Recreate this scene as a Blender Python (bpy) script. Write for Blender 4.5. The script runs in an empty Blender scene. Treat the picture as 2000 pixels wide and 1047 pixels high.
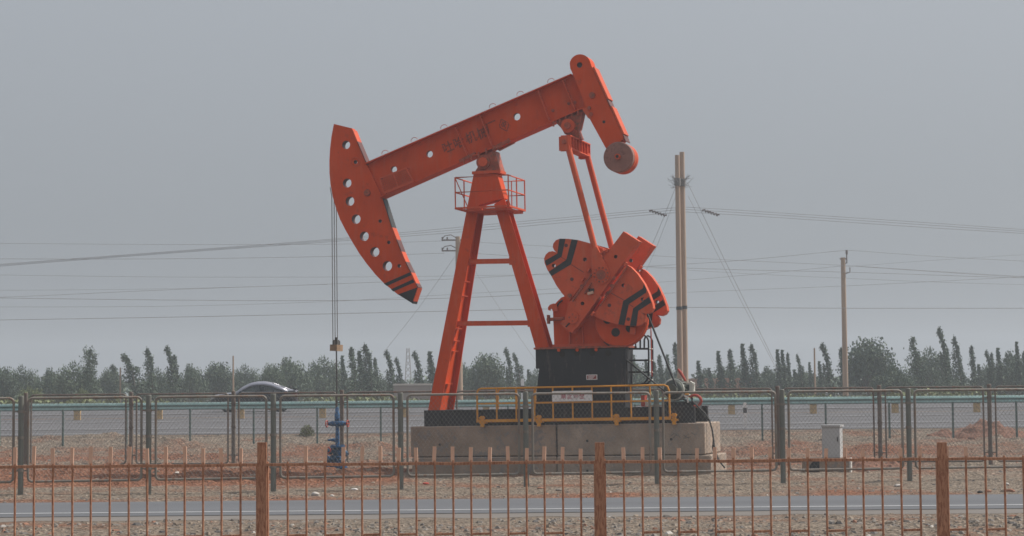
import bpy, bmesh, math, random
from mathutils import Vector, Matrix, noise
from mathutils.geometry import tessellate_polygon
R = math.radians
scene = bpy.context.scene
HAZE_D = 0.0009; SUN_E = 4.2; SUN_ANG = 1.5; SKY_S = 0.1; SKY_MIX = 0.8; SKY_GREY = (2.32, 2.52, 2.78, 1); SKY_ZEN = 1.9; EXPO = 0.09
COL = scene.collection
random.seed(7)

# ------------------------------------------------------------------ camera
W0, H0 = 2000.0, 1047.0
LENS = 70.0
FPX = W0 * LENS / 36.0
CAM = Vector((0, 0, 2.2))
PITCH = math.atan((766 - H0 / 2) / FPX)
ROLL = R(0.5)
_f = Vector((0, math.cos(PITCH), math.sin(PITCH)))
_r0 = Vector((1, 0, 0)); _u0 = Vector((0, -math.sin(PITCH), math.cos(PITCH)))
_r = _r0 * math.cos(ROLL) - _u0 * math.sin(ROLL)
_u = _r0 * math.sin(ROLL) + _u0 * math.cos(ROLL)
cd = bpy.data.cameras.new('camera'); cam = bpy.data.objects.new('camera', cd); COL.objects.link(cam)
cd.sensor_width = 36; cd.lens = LENS; cd.clip_start = 0.5; cd.clip_end = 6000
m = Matrix.Identity(4)
for i in range(3):
    m[i][0] = _r[i]; m[i][1] = _u[i]; m[i][2] = -_f[i]; m[i][3] = CAM[i]
cam.matrix_world = m
scene.camera = cam

def ray(px, py):
    return _f + _r * ((px - W0 / 2) / FPX) + _u * ((H0 / 2 - py) / FPX)
def P(px, py, Y):
    d = ray(px, py); return CAM + d * ((Y - CAM.y) / d.y)
def G(px, py, z=0.0):
    d = ray(px, py); return CAM + d * ((z - CAM.z) / d.z)

# ------------------------------------------------------------------ materials
def nt_new(name):
    mt = bpy.data.materials.new(name); mt.use_nodes = True
    nt = mt.node_tree; nt.nodes.clear()
    out = nt.nodes.new('ShaderNodeOutputMaterial'); b = nt.nodes.new('ShaderNodeBsdfPrincipled')
    nt.links.new(b.outputs[0], out.inputs[0])
    return mt, nt, b
def N(nt, t, **kw):
    n = nt.nodes.new(t)
    for k, v in kw.items():
        if k in n.inputs: n.inputs[k].default_value = v
        else: setattr(n, k, v)
    return n
def ramp(nt, src, stops):
    r = nt.nodes.new('ShaderNodeValToRGB'); e = r.color_ramp.elements
    while len(e) < len(stops): e.new(0.5)
    for el, (p, c) in zip(e, stops):
        el.position = p; el.color = (c[0], c[1], c[2], 1) if len(c) == 3 else c
    nt.links.new(src, r.inputs[0]); return r
def rgb(c): return (c[0], c[1], c[2], 1)

def surf(name, base, rough=0.55, var=0.25, scale=3.0, metal=0.0, wear=None, wear_amt=0.12, bump=0.0, bscale=40, streak=False, spec=0.4):
    """painted / weathered surface: large soft tone variation, finer mottling, optional wear patches"""
    mt, nt, b = nt_new(name)
    tc = N(nt, 'ShaderNodeTexCoord')
    co = tc.outputs['Object']
    if streak:
        mp = N(nt, 'ShaderNodeMapping'); mp.inputs['Scale'].default_value = (1, 1, 0.18)
        nt.links.new(co, mp.inputs[0]); co = mp.outputs[0]
    n1 = N(nt, 'ShaderNodeTexNoise', Scale=scale, Detail=6.0, Roughness=0.65)
    nt.links.new(co, n1.inputs['Vector'])
    lo = tuple(x * (1 - var) for x in base); hi = tuple(min(1, x * (1 + var)) for x in base)
    r1 = ramp(nt, n1.outputs[0], [(0.3, lo), (0.7, hi)])
    col = r1.outputs[0]
    if wear:
        n2 = N(nt, 'ShaderNodeTexNoise', Scale=scale * 2.7, Detail=9.0, Roughness=0.75)
        nt.links.new(co, n2.inputs['Vector'])
        th = 0.68 - wear_amt
        r2 = ramp(nt, n2.outputs[0], [(th, (0, 0, 0)), (th + 0.07, (1, 1, 1))])
        mx = N(nt, 'ShaderNodeMixRGB'); mx.inputs[2].default_value = rgb(wear)
        nt.links.new(r2.outputs[0], mx.inputs[0]); nt.links.new(col, mx.inputs[1]); col = mx.outputs[0]
    nt.links.new(col, b.inputs['Base Color'])
    b.inputs['Roughness'].default_value = rough; b.inputs['Metallic'].default_value = metal
    b.inputs['Specular IOR Level'].default_value = spec
    if bump:
        n3 = N(nt, 'ShaderNodeTexNoise', Scale=bscale, Detail=5.0)
        nt.links.new(tc.outputs['Object'], n3.inputs['Vector'])
        bp = N(nt, 'ShaderNodeBump', Strength=bump, Distance=0.02)
        nt.links.new(n3.outputs[0], bp.inputs['Height']); nt.links.new(bp.outputs[0], b.inputs['Normal'])
    return mt

M = {}
def streaks(mt, amt=.22, dust=(0.42, 0.22, 0.14)):
    """rain streaks, dust film and small chips over a painted surface"""
    nt = mt.node_tree; b = nt.nodes['Principled BSDF']; src = b.inputs['Base Color'].links[0].from_socket
    tc = N(nt, 'ShaderNodeTexCoord'); mp = N(nt, 'ShaderNodeMapping'); mp.inputs['Scale'].default_value = (5.5, 5.5, .55); nt.links.new(tc.outputs['Object'], mp.inputs[0])
    n1 = N(nt, 'ShaderNodeTexNoise', Scale=1.6, Detail=7.0, Roughness=0.7); nt.links.new(mp.outputs[0], n1.inputs['Vector'])
    r1 = ramp(nt, n1.outputs[0], [(0.5, (0, 0, 0)), (0.78, (amt * 2, amt * 2, amt * 2))])
    mx = N(nt, 'ShaderNodeMixRGB'); mx.inputs[2].default_value = rgb(dust); nt.links.new(r1.outputs[0], mx.inputs[0]); nt.links.new(src, mx.inputs[1])
    n2 = N(nt, 'ShaderNodeTexNoise', Scale=7.0, Detail=8.0, Roughness=0.8); nt.links.new(tc.outputs['Object'], n2.inputs['Vector'])
    r2 = ramp(nt, n2.outputs[0], [(0.70, (0, 0, 0)), (0.74, (.75, .75, .75))])
    m2 = N(nt, 'ShaderNodeMixRGB'); m2.inputs[2].default_value = (0.13, 0.045, 0.025, 1); nt.links.new(r2.outputs[0], m2.inputs[0]); nt.links.new(mx.outputs[0], m2.inputs[1])
    nt.links.new(m2.outputs[0], b.inputs['Base Color']); return mt
M['orange'] = surf('orange_paint', (0.57, 0.060, 0.006), 0.6, 0.10, 1.1, wear=(0.44, 0.055, 0.014), wear_amt=0.1, spec=0.15)
streaks(M['orange'], .13)
M['orange2'] = surf('faded_orange_paint', (0.56, 0.080, 0.026), 0.6, 0.12, 1.7, wear=(0.42, 0.075, 0.034), wear_amt=0.12, spec=0.2)
streaks(M['orange2'], .16)
M['grime'] = surf('oily_orange_metal', (0.34, 0.065, 0.03), 0.6, 0.4, 5.0, wear=(0.13, 0.06, 0.03), wear_amt=0.16)
M['black'] = surf('black_paint', (0.02, 0.02, 0.022), 0.5, 0.25, 2.0, wear=(0.06, 0.05, 0.045), wear_amt=0.12, streak=True)
M['stripe'] = surf('black_stripe_paint', (0.02, 0.02, 0.021), 0.55, 0.2, 3.0, wear=(0.06, 0.03, 0.025), wear_amt=0.1)
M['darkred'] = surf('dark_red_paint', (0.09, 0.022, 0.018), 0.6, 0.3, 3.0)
M['weight'] = surf('bare_cast_iron', (0.255, 0.12, 0.092), 0.7, 0.2, 3.0, wear=(0.18, 0.08, 0.062), wear_amt=0.14)
M['letter'] = surf('worn_letter_paint', (0.15, 0.032, 0.016), 0.7, 0.3, 6.0, wear=(0.46, 0.055, 0.012), wear_amt=0.18)
M['yellow'] = surf('yellow_paint', (0.62, 0.26, 0.025), 0.5, 0.12, 4.0, wear=(0.42, 0.15, 0.06), wear_amt=0.1)
M['cable'] = surf('steel_cable', (0.12, 0.11, 0.10), 0.6, 0.3, 8.0)
M['rod'] = surf('greasy_rod', (0.07, 0.065, 0.06), 0.4, 0.3, 8.0)
M['carrier'] = surf('rusty_carrier', (0.25, 0.165, 0.10), 0.75, 0.3, 6.0)
M['motor'] = surf('grey_green_paint', (0.08, 0.09, 0.075), 0.55, 0.2, 5.0, wear=(0.07, 0.07, 0.06), wear_amt=0.12)
M['motorlight'] = surf('pale_grey_paint', (0.58, 0.57, 0.50), 0.5, 0.15, 5.0)
M['red'] = surf('red_paint', (0.38, 0.045, 0.025), 0.5, 0.15, 6.0)
M['blue'] = surf('blue_paint', (0.018, 0.115, 0.26), 0.5, 0.25, 9.0, wear=(0.02, 0.035, 0.075), wear_amt=0.2)
M['bluedark'] = surf('grimy_blue_paint', (0.022, 0.075, 0.14), 0.55, 0.6, 14.0, wear=(0.10, 0.13, 0.17), wear_amt=0.16)
M['rubber'] = surf('black_rubber', (0.02, 0.02, 0.02), 0.7, 0.2, 8.0)
M['white'] = surf('white_board', (0.72, 0.68, 0.65), 0.6, 0.08, 6.0, wear=(0.46, 0.42, 0.40), wear_amt=0.12)
M['signred'] = surf('sign_red_paint', (0.42, 0.05, 0.08), 0.6, 0.2, 30.0, wear=(0.58, 0.45, 0.44), wear_amt=0.12)
M['plate'] = surf('nameplate_red', (0.26, 0.06, 0.055), 0.6, 0.2, 30.0)
M['concrete'] = surf('cast_concrete', (0.30, 0.215, 0.158), 0.9, 0.3, 1.1, wear=(0.22, 0.185, 0.165), wear_amt=0.16, bump=0.5, bscale=30)
M['concrete_b'] = surf('pale_concrete', (0.31, 0.235, 0.18), 0.9, 0.3, 1.3, wear=(0.26, 0.215, 0.18), wear_amt=0.16, bump=0.5, bscale=30)
M['hole'] = surf('dark_recess', (0.03, 0.025, 0.022), 0.9, 0.2, 6.0)
M['greenpost'] = surf('grey_green_fence_paint', (0.15, 0.152, 0.13), 0.6, 0.2, 3.0, wear=(0.15, 0.11, 0.08), wear_amt=0.12, streak=True)
M['frame'] = surf('weathered_green_tube', (0.21, 0.185, 0.155), 0.65, 0.25, 3.0, wear=(0.20, 0.12, 0.08), wear_amt=0.16, streak=True)
M['frame_b'] = surf('rusty_green_tube', (0.155, 0.132, 0.112), 0.7, 0.3, 3.0, wear=(0.19, 0.105, 0.07), wear_amt=0.14, streak=True)
M['wire'] = surf('galvanised_wire', (0.15, 0.14, 0.128), 0.6, 0.2, 8.0)
M['brown'] = surf('rusty_brown_paint', (0.42, 0.205, 0.12), 0.7, 0.28, 38.0, wear=(0.25, 0.10, 0.055), wear_amt=0.18, streak=True)
M['brownlit'] = surf('lit_brown_paint', (0.62, 0.38, 0.27), 0.65, 0.18, 9.0)  # brown lightened: light caught by the paling tips is painted in
M['rail'] = surf('teal_guardrail_paint', (0.20, 0.30, 0.275), 0.34, 0.2, 2.5, wear=(0.15, 0.235, 0.215), wear_amt=0.12, metal=0.55, spec=0.5, bump=0.5, bscale=6)
M['railpost'] = surf('straw_post_paint', (0.55, 0.36, 0.17), 0.7, 0.2, 8.0, wear=(0.30, 0.2, 0.1), wear_amt=0.1)
M['tealpost'] = surf('teal_post_paint', (0.075, 0.125, 0.115), 0.6, 0.2, 6.0)
M['pole'] = surf('pole_concrete', (0.36, 0.255, 0.185), 0.85, 0.14, 1.5, streak=True)
M['poleband'] = surf('dark_band', (0.035, 0.035, 0.035), 0.6, 0.2, 5.0)
M['overhead'] = surf('weathered_conductor', (0.27, 0.26, 0.255), 0.6, 0.15, 1.0)
M['insul'] = surf('brown_insulator', (0.19, 0.16, 0.15), 0.4, 0.2, 5.0)
M['cabinet'] = surf('grey_cabinet_paint', (0.43, 0.425, 0.42), 0.55, 0.08, 2.0, wear=(0.43, 0.41, 0.39), wear_amt=0.1)
M['carpaint'] = surf('dark_metallic_paint', (0.016, 0.016, 0.019), 0.25, 0.1, 1.0, metal=0.0, spec=0.35)
M['carskylit'] = surf('skylit_car_paint', (0.30, 0.295, 0.33), 0.3, 0.1, 1.0, metal=0.6, spec=0.7)  # same dark car paint, sky reflection painted in as a paler colour
M['carpaint'].node_tree.nodes['Principled BSDF'].inputs['Coat Weight'].default_value = 0.3
M['tyre'] = surf('tyre_rubber', (0.018, 0.018, 0.018), 0.85, 0.2, 6.0)
M['alloy'] = surf('alloy_rim', (0.35, 0.35, 0.36), 0.35, 0.1, 5.0, metal=0.7)
M['lamp'] = surf('headlamp_plastic', (0.62, 0.63, 0.64), 0.2, 0.05, 5.0)
M['tail'] = surf('taillamp_plastic', (0.16, 0.03, 0.03), 0.25, 0.05, 5.0)
M['wallgrey'] = surf('grey_render', (0.25, 0.22, 0.20), 0.9, 0.15, 0.4)
M['wallcap'] = surf('pale_coping', (0.48, 0.45, 0.41), 0.9, 0.1, 1.0)
M['brick'] = surf('mud_brick', (0.33, 0.185, 0.125), 0.9, 0.25, 0.8, wear=(0.26, 0.15, 0.11), wear_amt=0.15)
M['rockw'] = surf('pale_rock', (0.45, 0.41, 0.37), 0.9, 0.2, 6.0)
M['rockg'] = surf('grey_rock', (0.18, 0.156, 0.134), 0.9, 0.3, 6.0)
M['rockt'] = surf('tan_stone', (0.22, 0.172, 0.13), 0.9, 0.3, 6.0)
M['rocks'] = surf('slate_stone', (0.12, 0.108, 0.10), 0.9, 0.3, 6.0)
M['rockd'] = surf('black_rock', (0.03, 0.03, 0.03), 0.8, 0.3, 6.0)
M['rockr'] = surf('red_clod', (0.25, 0.125, 0.08), 0.95, 0.3, 6.0)
M['twig'] = surf('dry_twig', (0.17, 0.155, 0.145), 0.9, 0.3, 5.0)

def glass(name, col, alpha):
    mt, nt, b = nt_new(name)
    b.inputs['Base Color'].default_value = rgb(col); b.inputs['Roughness'].default_value = 0.08
    b.inputs['Alpha'].default_value = alpha; b.inputs['Specular IOR Level'].default_value = 0.6
    n = N(nt, 'ShaderNodeTexNoise', Scale=2.0); r = ramp(nt, n.outputs[0], [(0.3, tuple(c * .85 for c in col)), (0.7, col)])
    nt.links.new(r.outputs[0], b.inputs['Base Color'])
    return mt
M['glass'] = glass('tinted_glass', (0.03, 0.04, 0.04), 0.5)

def leaf_mat(name, a, b_, c):
    mt, nt, b = nt_new(name)
    geo = N(nt, 'ShaderNodeNewGeometry'); oi = N(nt, 'ShaderNodeObjectInfo')
    add = N(nt, 'ShaderNodeMath', operation='MULTIPLY_ADD')
    nt.links.new(geo.outputs['Random Per Island'], add.inputs[0]); add.inputs[1].default_value = 0.6
    ms = N(nt, 'ShaderNodeMath', operation='MULTIPLY'); nt.links.new(oi.outputs['Random'], ms.inputs[0]); ms.inputs[1].default_value = 0.4
    nt.links.new(ms.outputs[0], add.inputs[2])
    r = ramp(nt, add.outputs[0], [(0.1, a), (0.5, b_), (0.9, c)])
    nt.links.new(r.outputs[0], b.inputs['Base Color']); b.inputs['Roughness'].default_value = 0.65
    b.inputs['Specular IOR Level'].default_value = 0.25
    return mt
M['leaf'] = leaf_mat('poplar_leaves', (0.058, 0.082, 0.054), (0.078, 0.108, 0.068), (0.10, 0.136, 0.084))
M['leaf2'] = leaf_mat('willow_leaves', (0.075, 0.102, 0.066), (0.10, 0.132, 0.084), (0.13, 0.165, 0.105))
M['leaf3'] = leaf_mat('scrub_leaves', (0.085, 0.10, 0.04), (0.13, 0.15, 0.055), (0.18, 0.20, 0.075))
M['bark'] = surf('grey_bark', (0.14, 0.12, 0.10), 0.9, 0.3, 3.0)

# ------------------------------------------------------------------ mesh builder
class MB:
    def __init__(s): s.v = []; s.f = []; s.mi = []; s.mats = []
    def _m(s, mat):
        if mat not in s.mats: s.mats.append(mat)
        return s.mats.index(mat)
    def add(s, vs, fs, mat):
        o = len(s.v); k = s._m(mat)
        s.v.extend([tuple(p) for p in vs])
        for f in fs: s.f.append(tuple(i + o for i in f)); s.mi.append(k)
        return s
    def box(s, c, d, mat, rot=None):
        hx, hy, hz = d[0] / 2, d[1] / 2, d[2] / 2
        vs = [Vector((x, y, z)) for x in (-hx, hx) for y in (-hy, hy) for z in (-hz, hz)]
        if rot: vs = [rot @ q for q in vs]
        c = Vector(c); vs = [q + c for q in vs]
        return s.add(vs, [(0, 1, 3, 2), (4, 6, 7, 5), (0, 4, 5, 1), (2, 3, 7, 6), (0, 2, 6, 4), (1, 5, 7, 3)], mat)
    def box2(s, a, b, mat):
        c = [(x + y) / 2 for x, y in zip(a, b)]; d = [abs(y - x) for x, y in zip(a, b)]
        return s.box(c, d, mat)
    def tube(s, pts, r, mat, n=8, cap=True, close=False):
        pts = [Vector(p) for p in pts]; k = len(pts)
        rs = r if isinstance(r, (list, tuple)) else [r] * k
        vs = []; prev = None
        for i in range(k):
            if close: t = pts[(i + 1) % k] - pts[i - 1]
            else: t = pts[min(i + 1, k - 1)] - pts[max(i - 1, 0)]
            if t.length < 1e-6: t = (pts[-1] - pts[0])
            t.normalize()
            if prev is None:
                a = Vector((0, 1, 0)) if abs(t.y) < 0.9 else Vector((1, 0, 0))
            else: a = prev
            x = (a - t * a.dot(t)).normalized(); y = t.cross(x); prev = x
            for j in range(n):
                an = 2 * math.pi * (j + 0.5) / n
                vs.append(pts[i] + (x * math.cos(an) + y * math.sin(an)) * rs[i])
        fs = []
        for i in range(k if close else k - 1):
            for j in range(n):
                a = i * n + j; b = i * n + (j + 1) % n; c = ((i + 1) % k) * n + (j + 1) % n; d = ((i + 1) % k) * n + j
                fs.append((a, b, c, d))
        if cap and not close:
            fs.append(tuple(range(n - 1, -1, -1))); fs.append(tuple(range((k - 1) * n, k * n)))
        return s.add(vs, fs, mat)
    def bar(s, a, b, w, h, mat, up=(0, 1, 0)):
        """rectangular bar from a to b; w across, h along `up`"""
        a = Vector(a); b = Vector(b); t = (b - a).normalized(); u = Vector(up)
        u = (u - t * u.dot(t)).normalized(); x = t.cross(u)
        vs = [p + x * sx * w / 2 + u * su * h / 2 for p in (a, b) for sx, su in ((-1, -1), (1, -1), (1, 1), (-1, 1))]
        return s.add(vs, [(3, 2, 1, 0), (4, 5, 6, 7), (0, 1, 5, 4), (1, 2, 6, 5), (2, 3, 7, 6), (3, 0, 4, 7)], mat)
    def prism(s, outline, v0, v1, mat, holes=(), holemat=None):
        """(u,z) outline extruded along local y from v0 to v1, with holes"""
        loops = [[Vector((p[0], p[1], 0)) for p in outline]] + [[Vector((p[0], p[1], 0)) for p in h] for h in holes]
        flat = [p for l in loops for p in l]; n = len(flat)
        tris = tessellate_polygon(loops)
        vs = [(p.x, v0, p.y) for p in flat] + [(p.x, v1, p.y) for p in flat]
        fs = []
        for t in tris:
            a, b, c = t
            nz = (flat[b] - flat[a]).cross(flat[c] - flat[a]).z
            if nz < 0: a, c = c, a
            fs.append((a, b, c)); fs.append((a + n, c + n, b + n))
        s.add(vs, fs, mat)
        o = 0
        for li, l in enumerate(loops):
            ar = sum(l[i].x * l[(i + 1) % len(l)].y - l[(i + 1) % len(l)].x * l[i].y for i in range(len(l)))
            sv = []; sf = []; k = len(l)
            for p in l: sv.append((p.x, v0, p.y)); sv.append((p.x, v1, p.y))
            for i in range(k):
                j = (i + 1) % k
                q = (2 * i, 2 * i + 1, 2 * j + 1, 2 * j)
                if (ar > 0) == (li == 0): q = q[::-1]
                sf.append(q[::-1] if li == 0 else q[::-1])
            s.add(sv, sf, (holemat or mat) if li else mat)
        return s
    def build(s, name, parent=None, smooth=38, loc=None):
        me = bpy.data.meshes.new(name)
        me.from_pydata(s.v, [], s.f)
        for mt in s.mats: me.materials.append(M[mt] if isinstance(mt, str) else mt)
        me.polygons.foreach_set('material_index', s.mi)
        if smooth:
            me.polygons.foreach_set('use_smooth', [True] * len(s.f))
            me.set_sharp_from_angle(angle=R(smooth))
        me.update()
        o = bpy.data.objects.new(name, me); COL.objects.link(o)
        if parent: o.parent = parent
        if loc: o.location = loc
        return o

def tag(o, label=None, cat=None, group=None, kind=None):
    if label: o['label'] = label
    if cat: o['category'] = cat
    if group: o['group'] = group
    if kind: o['kind'] = kind
    return o
def thing(name, label, cat, loc=(0, 0, 0), rot=(0, 0, 0), group=None):
    o = bpy.data.objects.new(name, None); COL.objects.link(o); o.empty_display_size = 0.3
    o.location = loc; o.rotation_euler = rot
    return tag(o, label, cat, group)
def circ(c, r, n=20): return [(c[0] + r * math.cos(2 * math.pi * i / n), c[1] + r * math.sin(2 * math.pi * i / n)) for i in range(n)]

# ------------------------------------------------------------------ ground
def sstep(a, b, x):
    t = max(0.0, min(1.0, (x - a) / (b - a))); return t * t * (3 - 2 * t)
def lerp(pts, x):
    if x <= pts[0][0]: return pts[0][1]
    for (a, u), (b, v) in zip(pts, pts[1:]):
        if x <= b: return u + (v - u) * (x - a) / (b - a)
    return pts[-1][1]
PROFILE = [(0, 0), (66, 0), (72, 0.10), (78, 0.28), (82, 0.55), (97, 1.00), (98.2, 1.05), (99.5, 1.24), (112.5, 1.40), (124, 0.0), (5000, 0)]
MOUNDS = []   # (x, y, rx, ry, h)
def mound_px(px, py, rx, ry, h):
    g = G(px, py); MOUNDS.append((g.x, g.y, rx, ry, h))
for a in ((90, 920, 2.2, 1.0, .16), (180, 928, 1.8, .8, .14), (310, 925, 2.4, .9, .16), (420, 900, 1.3, .8, .2), (590, 925, 1.9, .9, .2), (730, 905, 1.2, .9, .16),
          (200, 880, 2.5, 1.2, .18), (340, 885, 2.0, 1.2, .22), (725, 885, 1.4, 1.0, .22), (1440, 908, 1.0, .7, .12), (1500, 890, 1.5, .9, .14), (1720, 885, 1.3, .8, .2),
          (1460, 885, 1.2, .8, .12), (1850, 905, 1.5, .9, .1)): mound_px(*a)
def zg(x, y):
    z = lerp(PROFILE, y)
    if 30 < y < 84 and abs(x) < 30:
        n = noise.noise((x * .35, y * .35, 0)) * .05 + noise.noise((x * 1.1, y * 1.3, 3)) * .05 + noise.noise((x * 2.6, y * 2.9, 7)) * .04
        n += (noise.noise((x * .9, y * 1.6, 31)) * .07 + abs(noise.noise((x * 1.9, y * 2.6, 17))) * .09) * sstep(47.5, 50, y)
        n *= 1 + 1.3 * sstep(-2, -4, x) * sstep(48, 50, y) * (1 - sstep(62, 66, y)) if x < -2 else 1
        k = 1.0 - sstep(80.5, 82, y)
        d = min(abs(y - 34.5), abs(y - 41.35)) if not (34.5 <= y <= 41.35) else 0
        k *= sstep(0.0, 0.8, d)
        z += n * k * (0.75 + 0.6 * sstep(60, 70, y))
        for (mx, my, rx, ry, h) in MOUNDS:
            q = ((x - mx) / rx) ** 2 + ((y - my) / ry) ** 2
            if q < 4: z += h * math.exp(-q * 1.6) * (1 + .7 * noise.noise((x * 2.2, y * 2.2, 11)))
    elif abs(y - 114) > 34: z += noise.noise((x * .02, y * .02, 1)) * .15 * (1 if y > 130 else 0)
    return z
xs = [-690, -520, -380, -270, -190, -130, -90, -60, -45, -36] + [-29 + .16 * i for i in range(363)] + [36, 45, 60, 90, 130, 190, 270, 380, 520, 690]
ys = [-15, -5, 5, 14, 20, 24] + [26 + .155 * i for i in range(372)]
ys += [83.9 + i for i in range(46)] + [135, 150, 170, 200, 240, 300, 400, 560, 720, 890]
gv = [(x, y, zg(x, y)) for y in ys for x in xs]
nx = len(xs)
gf = [(j * nx + i, j * nx + i + 1, (j + 1) * nx + i + 1, (j + 1) * nx + i) for j in range(len(ys) - 1) for i in range(nx - 1)]

def ground_mat():
    mt, nt, b = nt_new('stony_dirt')
    tc = N(nt, 'ShaderNodeTexCoord'); co = tc.outputs['Object']
    n1 = N(nt, 'ShaderNodeTexNoise', Scale=0.33, Detail=7.0, Roughness=0.62); nt.links.new(co, n1.inputs['Vector'])
    n2 = N(nt, 'ShaderNodeTexNoise', Scale=9.0, Detail=8.0, Roughness=0.7); nt.links.new(co, n2.inputs['Vector'])
    vo = N(nt, 'ShaderNodeTexVoronoi', Scale=13.0); nt.links.new(co, vo.inputs['Vector'])
    vo2 = N(nt, 'ShaderNodeTexVoronoi', Scale=30.0); nt.links.new(co, vo2.inputs['Vector'])
    grav = ramp(nt, n2.outputs[0], [(0.3, (0.068, 0.053, 0.039)), (0.5, (0.18, 0.143, 0.11)), (0.72, (0.34, 0.28, 0.225))])
    red = ramp(nt, n2.outputs[0], [(0.3, (0.085, 0.034, 0.019)), (0.5, (0.185, 0.082, 0.048)), (0.72, (0.30, 0.165, 0.108))])
    # where the soil was dug over it is red: a dug strip left of the pump, patches elsewhere
    sep = N(nt, 'ShaderNodeSeparateXYZ'); nt.links.new(co, sep.inputs[0])
    def box_mask(x0, x1, y0, y1, sx, sy):
        ns = []
        for ax, lo, hi, s in ((0, x0, x1, sx), (1, y0, y1, sy)):
            a = N(nt, 'ShaderNodeMapRange', interpolation_type='SMOOTHSTEP'); a.inputs[1].default_value = lo - s; a.inputs[2].default_value = lo + s
            c = N(nt, 'ShaderNodeMapRange', interpolation_type='SMOOTHSTEP'); c.inputs[1].default_value = hi + s; c.inputs[2].default_value = hi - s
            c.inputs[1].default_value, c.inputs[2].default_value = hi - s, hi + s; c.inputs[3].default_value = 1; c.inputs[4].default_value = 0
            nt.links.new(sep.outputs[ax], a.inputs[0]); nt.links.new(sep.outputs[ax], c.inputs[0])
            mm = N(nt, 'ShaderNodeMath', operation='MULTIPLY'); nt.links.new(a.outputs[0], mm.inputs[0]); nt.links.new(c.outputs[0], mm.inputs[1]); ns.append(mm)
        mm = N(nt, 'ShaderNodeMath', operation='MULTIPLY'); nt.links.new(ns[0].outputs[0], mm.inputs[0]); nt.links.new(ns[1].outputs[0], mm.inputs[1]); return mm
    m1 = box_mask(-40, -3.0, 48.3, 57.5, 0.8, 1.6); m2 = box_mask(-60, 60, 63, 74, 3, 5); m3 = box_mask(-60, 60, 41.2, 43.5, 1, 0.8)
    m4 = box_mask(4.5, 12, 54, 62, 1.5, 3)
    s = N(nt, 'ShaderNodeMath', operation='MULTIPLY_ADD'); nt.links.new(m1.outputs[0], s.inputs[0]); s.inputs[1].default_value = 0.34; s.inputs[2].default_value = 0.0
    prev = s
    for mk, w in ((m2, 0.16), (m3, 0.10), (m4, 0.1)):
        q = N(nt, 'ShaderNodeMath', operation='MULTIPLY_ADD'); nt.links.new(mk.outputs[0], q.inputs[0]); q.inputs[1].default_value = w; nt.links.new(prev.outputs[0], q.inputs[2]); prev = q
    q = N(nt, 'ShaderNodeMath', operation='ADD'); nt.links.new(prev.outputs[0], q.inputs[0]); nt.links.new(n1.outputs[0], q.inputs[1])
    fac = ramp(nt, q.outputs[0], [(0.50, (0, 0, 0)), (0.70, (1, 1, 1))])
    mx = N(nt, 'ShaderNodeMixRGB'); nt.links.new(fac.outputs[0], mx.inputs[0]); nt.links.new(grav.outputs[0], mx.inputs[1]); nt.links.new(red.outputs[0], mx.inputs[2])
    # pebbles of differing tone
    mv = N(nt, 'ShaderNodeMixRGB', blend_type='MULTIPLY'); mv.inputs[0].default_value = 0.55
    rv = ramp(nt, vo.outputs['Color'], [(0.1, (0.45, 0.44, 0.43)), (0.6, (0.95, 0.94, 0.92)), (0.95, (1.5, 1.48, 1.45))])
    nt.links.new(mx.outputs[0], mv.inputs[1]); nt.links.new(rv.outputs[0], mv.inputs[2])
    mv2 = N(nt, 'ShaderNodeMixRGB', blend_type='MULTIPLY'); mv2.inputs[0].default_value = 0.5
    rv2 = ramp(nt, vo2.outputs['Color'], [(0.1, (0.5, 0.48, 0.47)), (0.55, (0.95, 0.95, 0.94)), (0.95, (1.45, 1.42, 1.4))])
    nt.links.new(mv.outputs[0], mv2.inputs[1]); nt.links.new(rv2.outputs[0], mv2.inputs[2])
    nt.links.new(mv2.outputs[0], b.inputs['Base Color']); b.inputs['Roughness'].default_value = 0.95; b.inputs['Specular IOR Level'].default_value = 0.15
    bp = N(nt, 'ShaderNodeBump', Strength=0.8, Distance=0.06)
    nt.links.new(vo.outputs['Distance'], bp.inputs['Height'])
    bp2 = N(nt, 'ShaderNodeBump', Strength=0.7, Distance=0.05); nt.links.new(n2.outputs[0], bp2.inputs['Height']); nt.links.new(bp.outputs[0], bp2.inputs['Normal'])
    nt.links.new(bp2.outputs[0], b.inputs['Normal'])
    return mt
M['ground'] = ground_mat()
g = MB(); g.add(gv, gf, 'ground'); tag(g.build('ground', smooth=180), kind='structure')

def asphalt_mat(name, c, sc):
    mt, nt, b = nt_new(name)
    tc = N(nt, 'ShaderNodeTexCoord'); mp = N(nt, 'ShaderNodeMapping'); mp.inputs['Scale'].default_value = (0.06, 1, 1); nt.links.new(tc.outputs['Object'], mp.inputs[0])
    n1 = N(nt, 'ShaderNodeTexNoise', Scale=sc, Detail=6.0, Roughness=0.6); nt.links.new(mp.outputs[0], n1.inputs['Vector'])
    n2 = N(nt, 'ShaderNodeTexNoise', Scale=25.0, Detail=6.0, Roughness=0.8); nt.links.new(tc.outputs['Object'], n2.inputs['Vector'])
    ad = N(nt, 'ShaderNodeMath', operation='MULTIPLY_ADD'); nt.links.new(n2.outputs[0], ad.inputs[0]); ad.inputs[1].default_value = 0.35; nt.links.new(n1.outputs[0], ad.inputs[2])
    r = ramp(nt, ad.outputs[0], [(0.45, tuple(x * .8 for x in c)), (0.7, c), (0.95, tuple(x * 1.22 for x in c))])
    nt.links.new(r.outputs[0], b.inputs['Base Color']); b.inputs['Roughness'].default_value = 0.85; b.inputs['Specular IOR Level'].default_value = 0.3
    return mt
M['asphalt'] = asphalt_mat('grey_asphalt', (0.098, 0.100, 0.107), 0.7)
M['asphalt2'] = asphalt_mat('pale_highway_asphalt', (0.092, 0.089, 0.093), 0.6)
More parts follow.
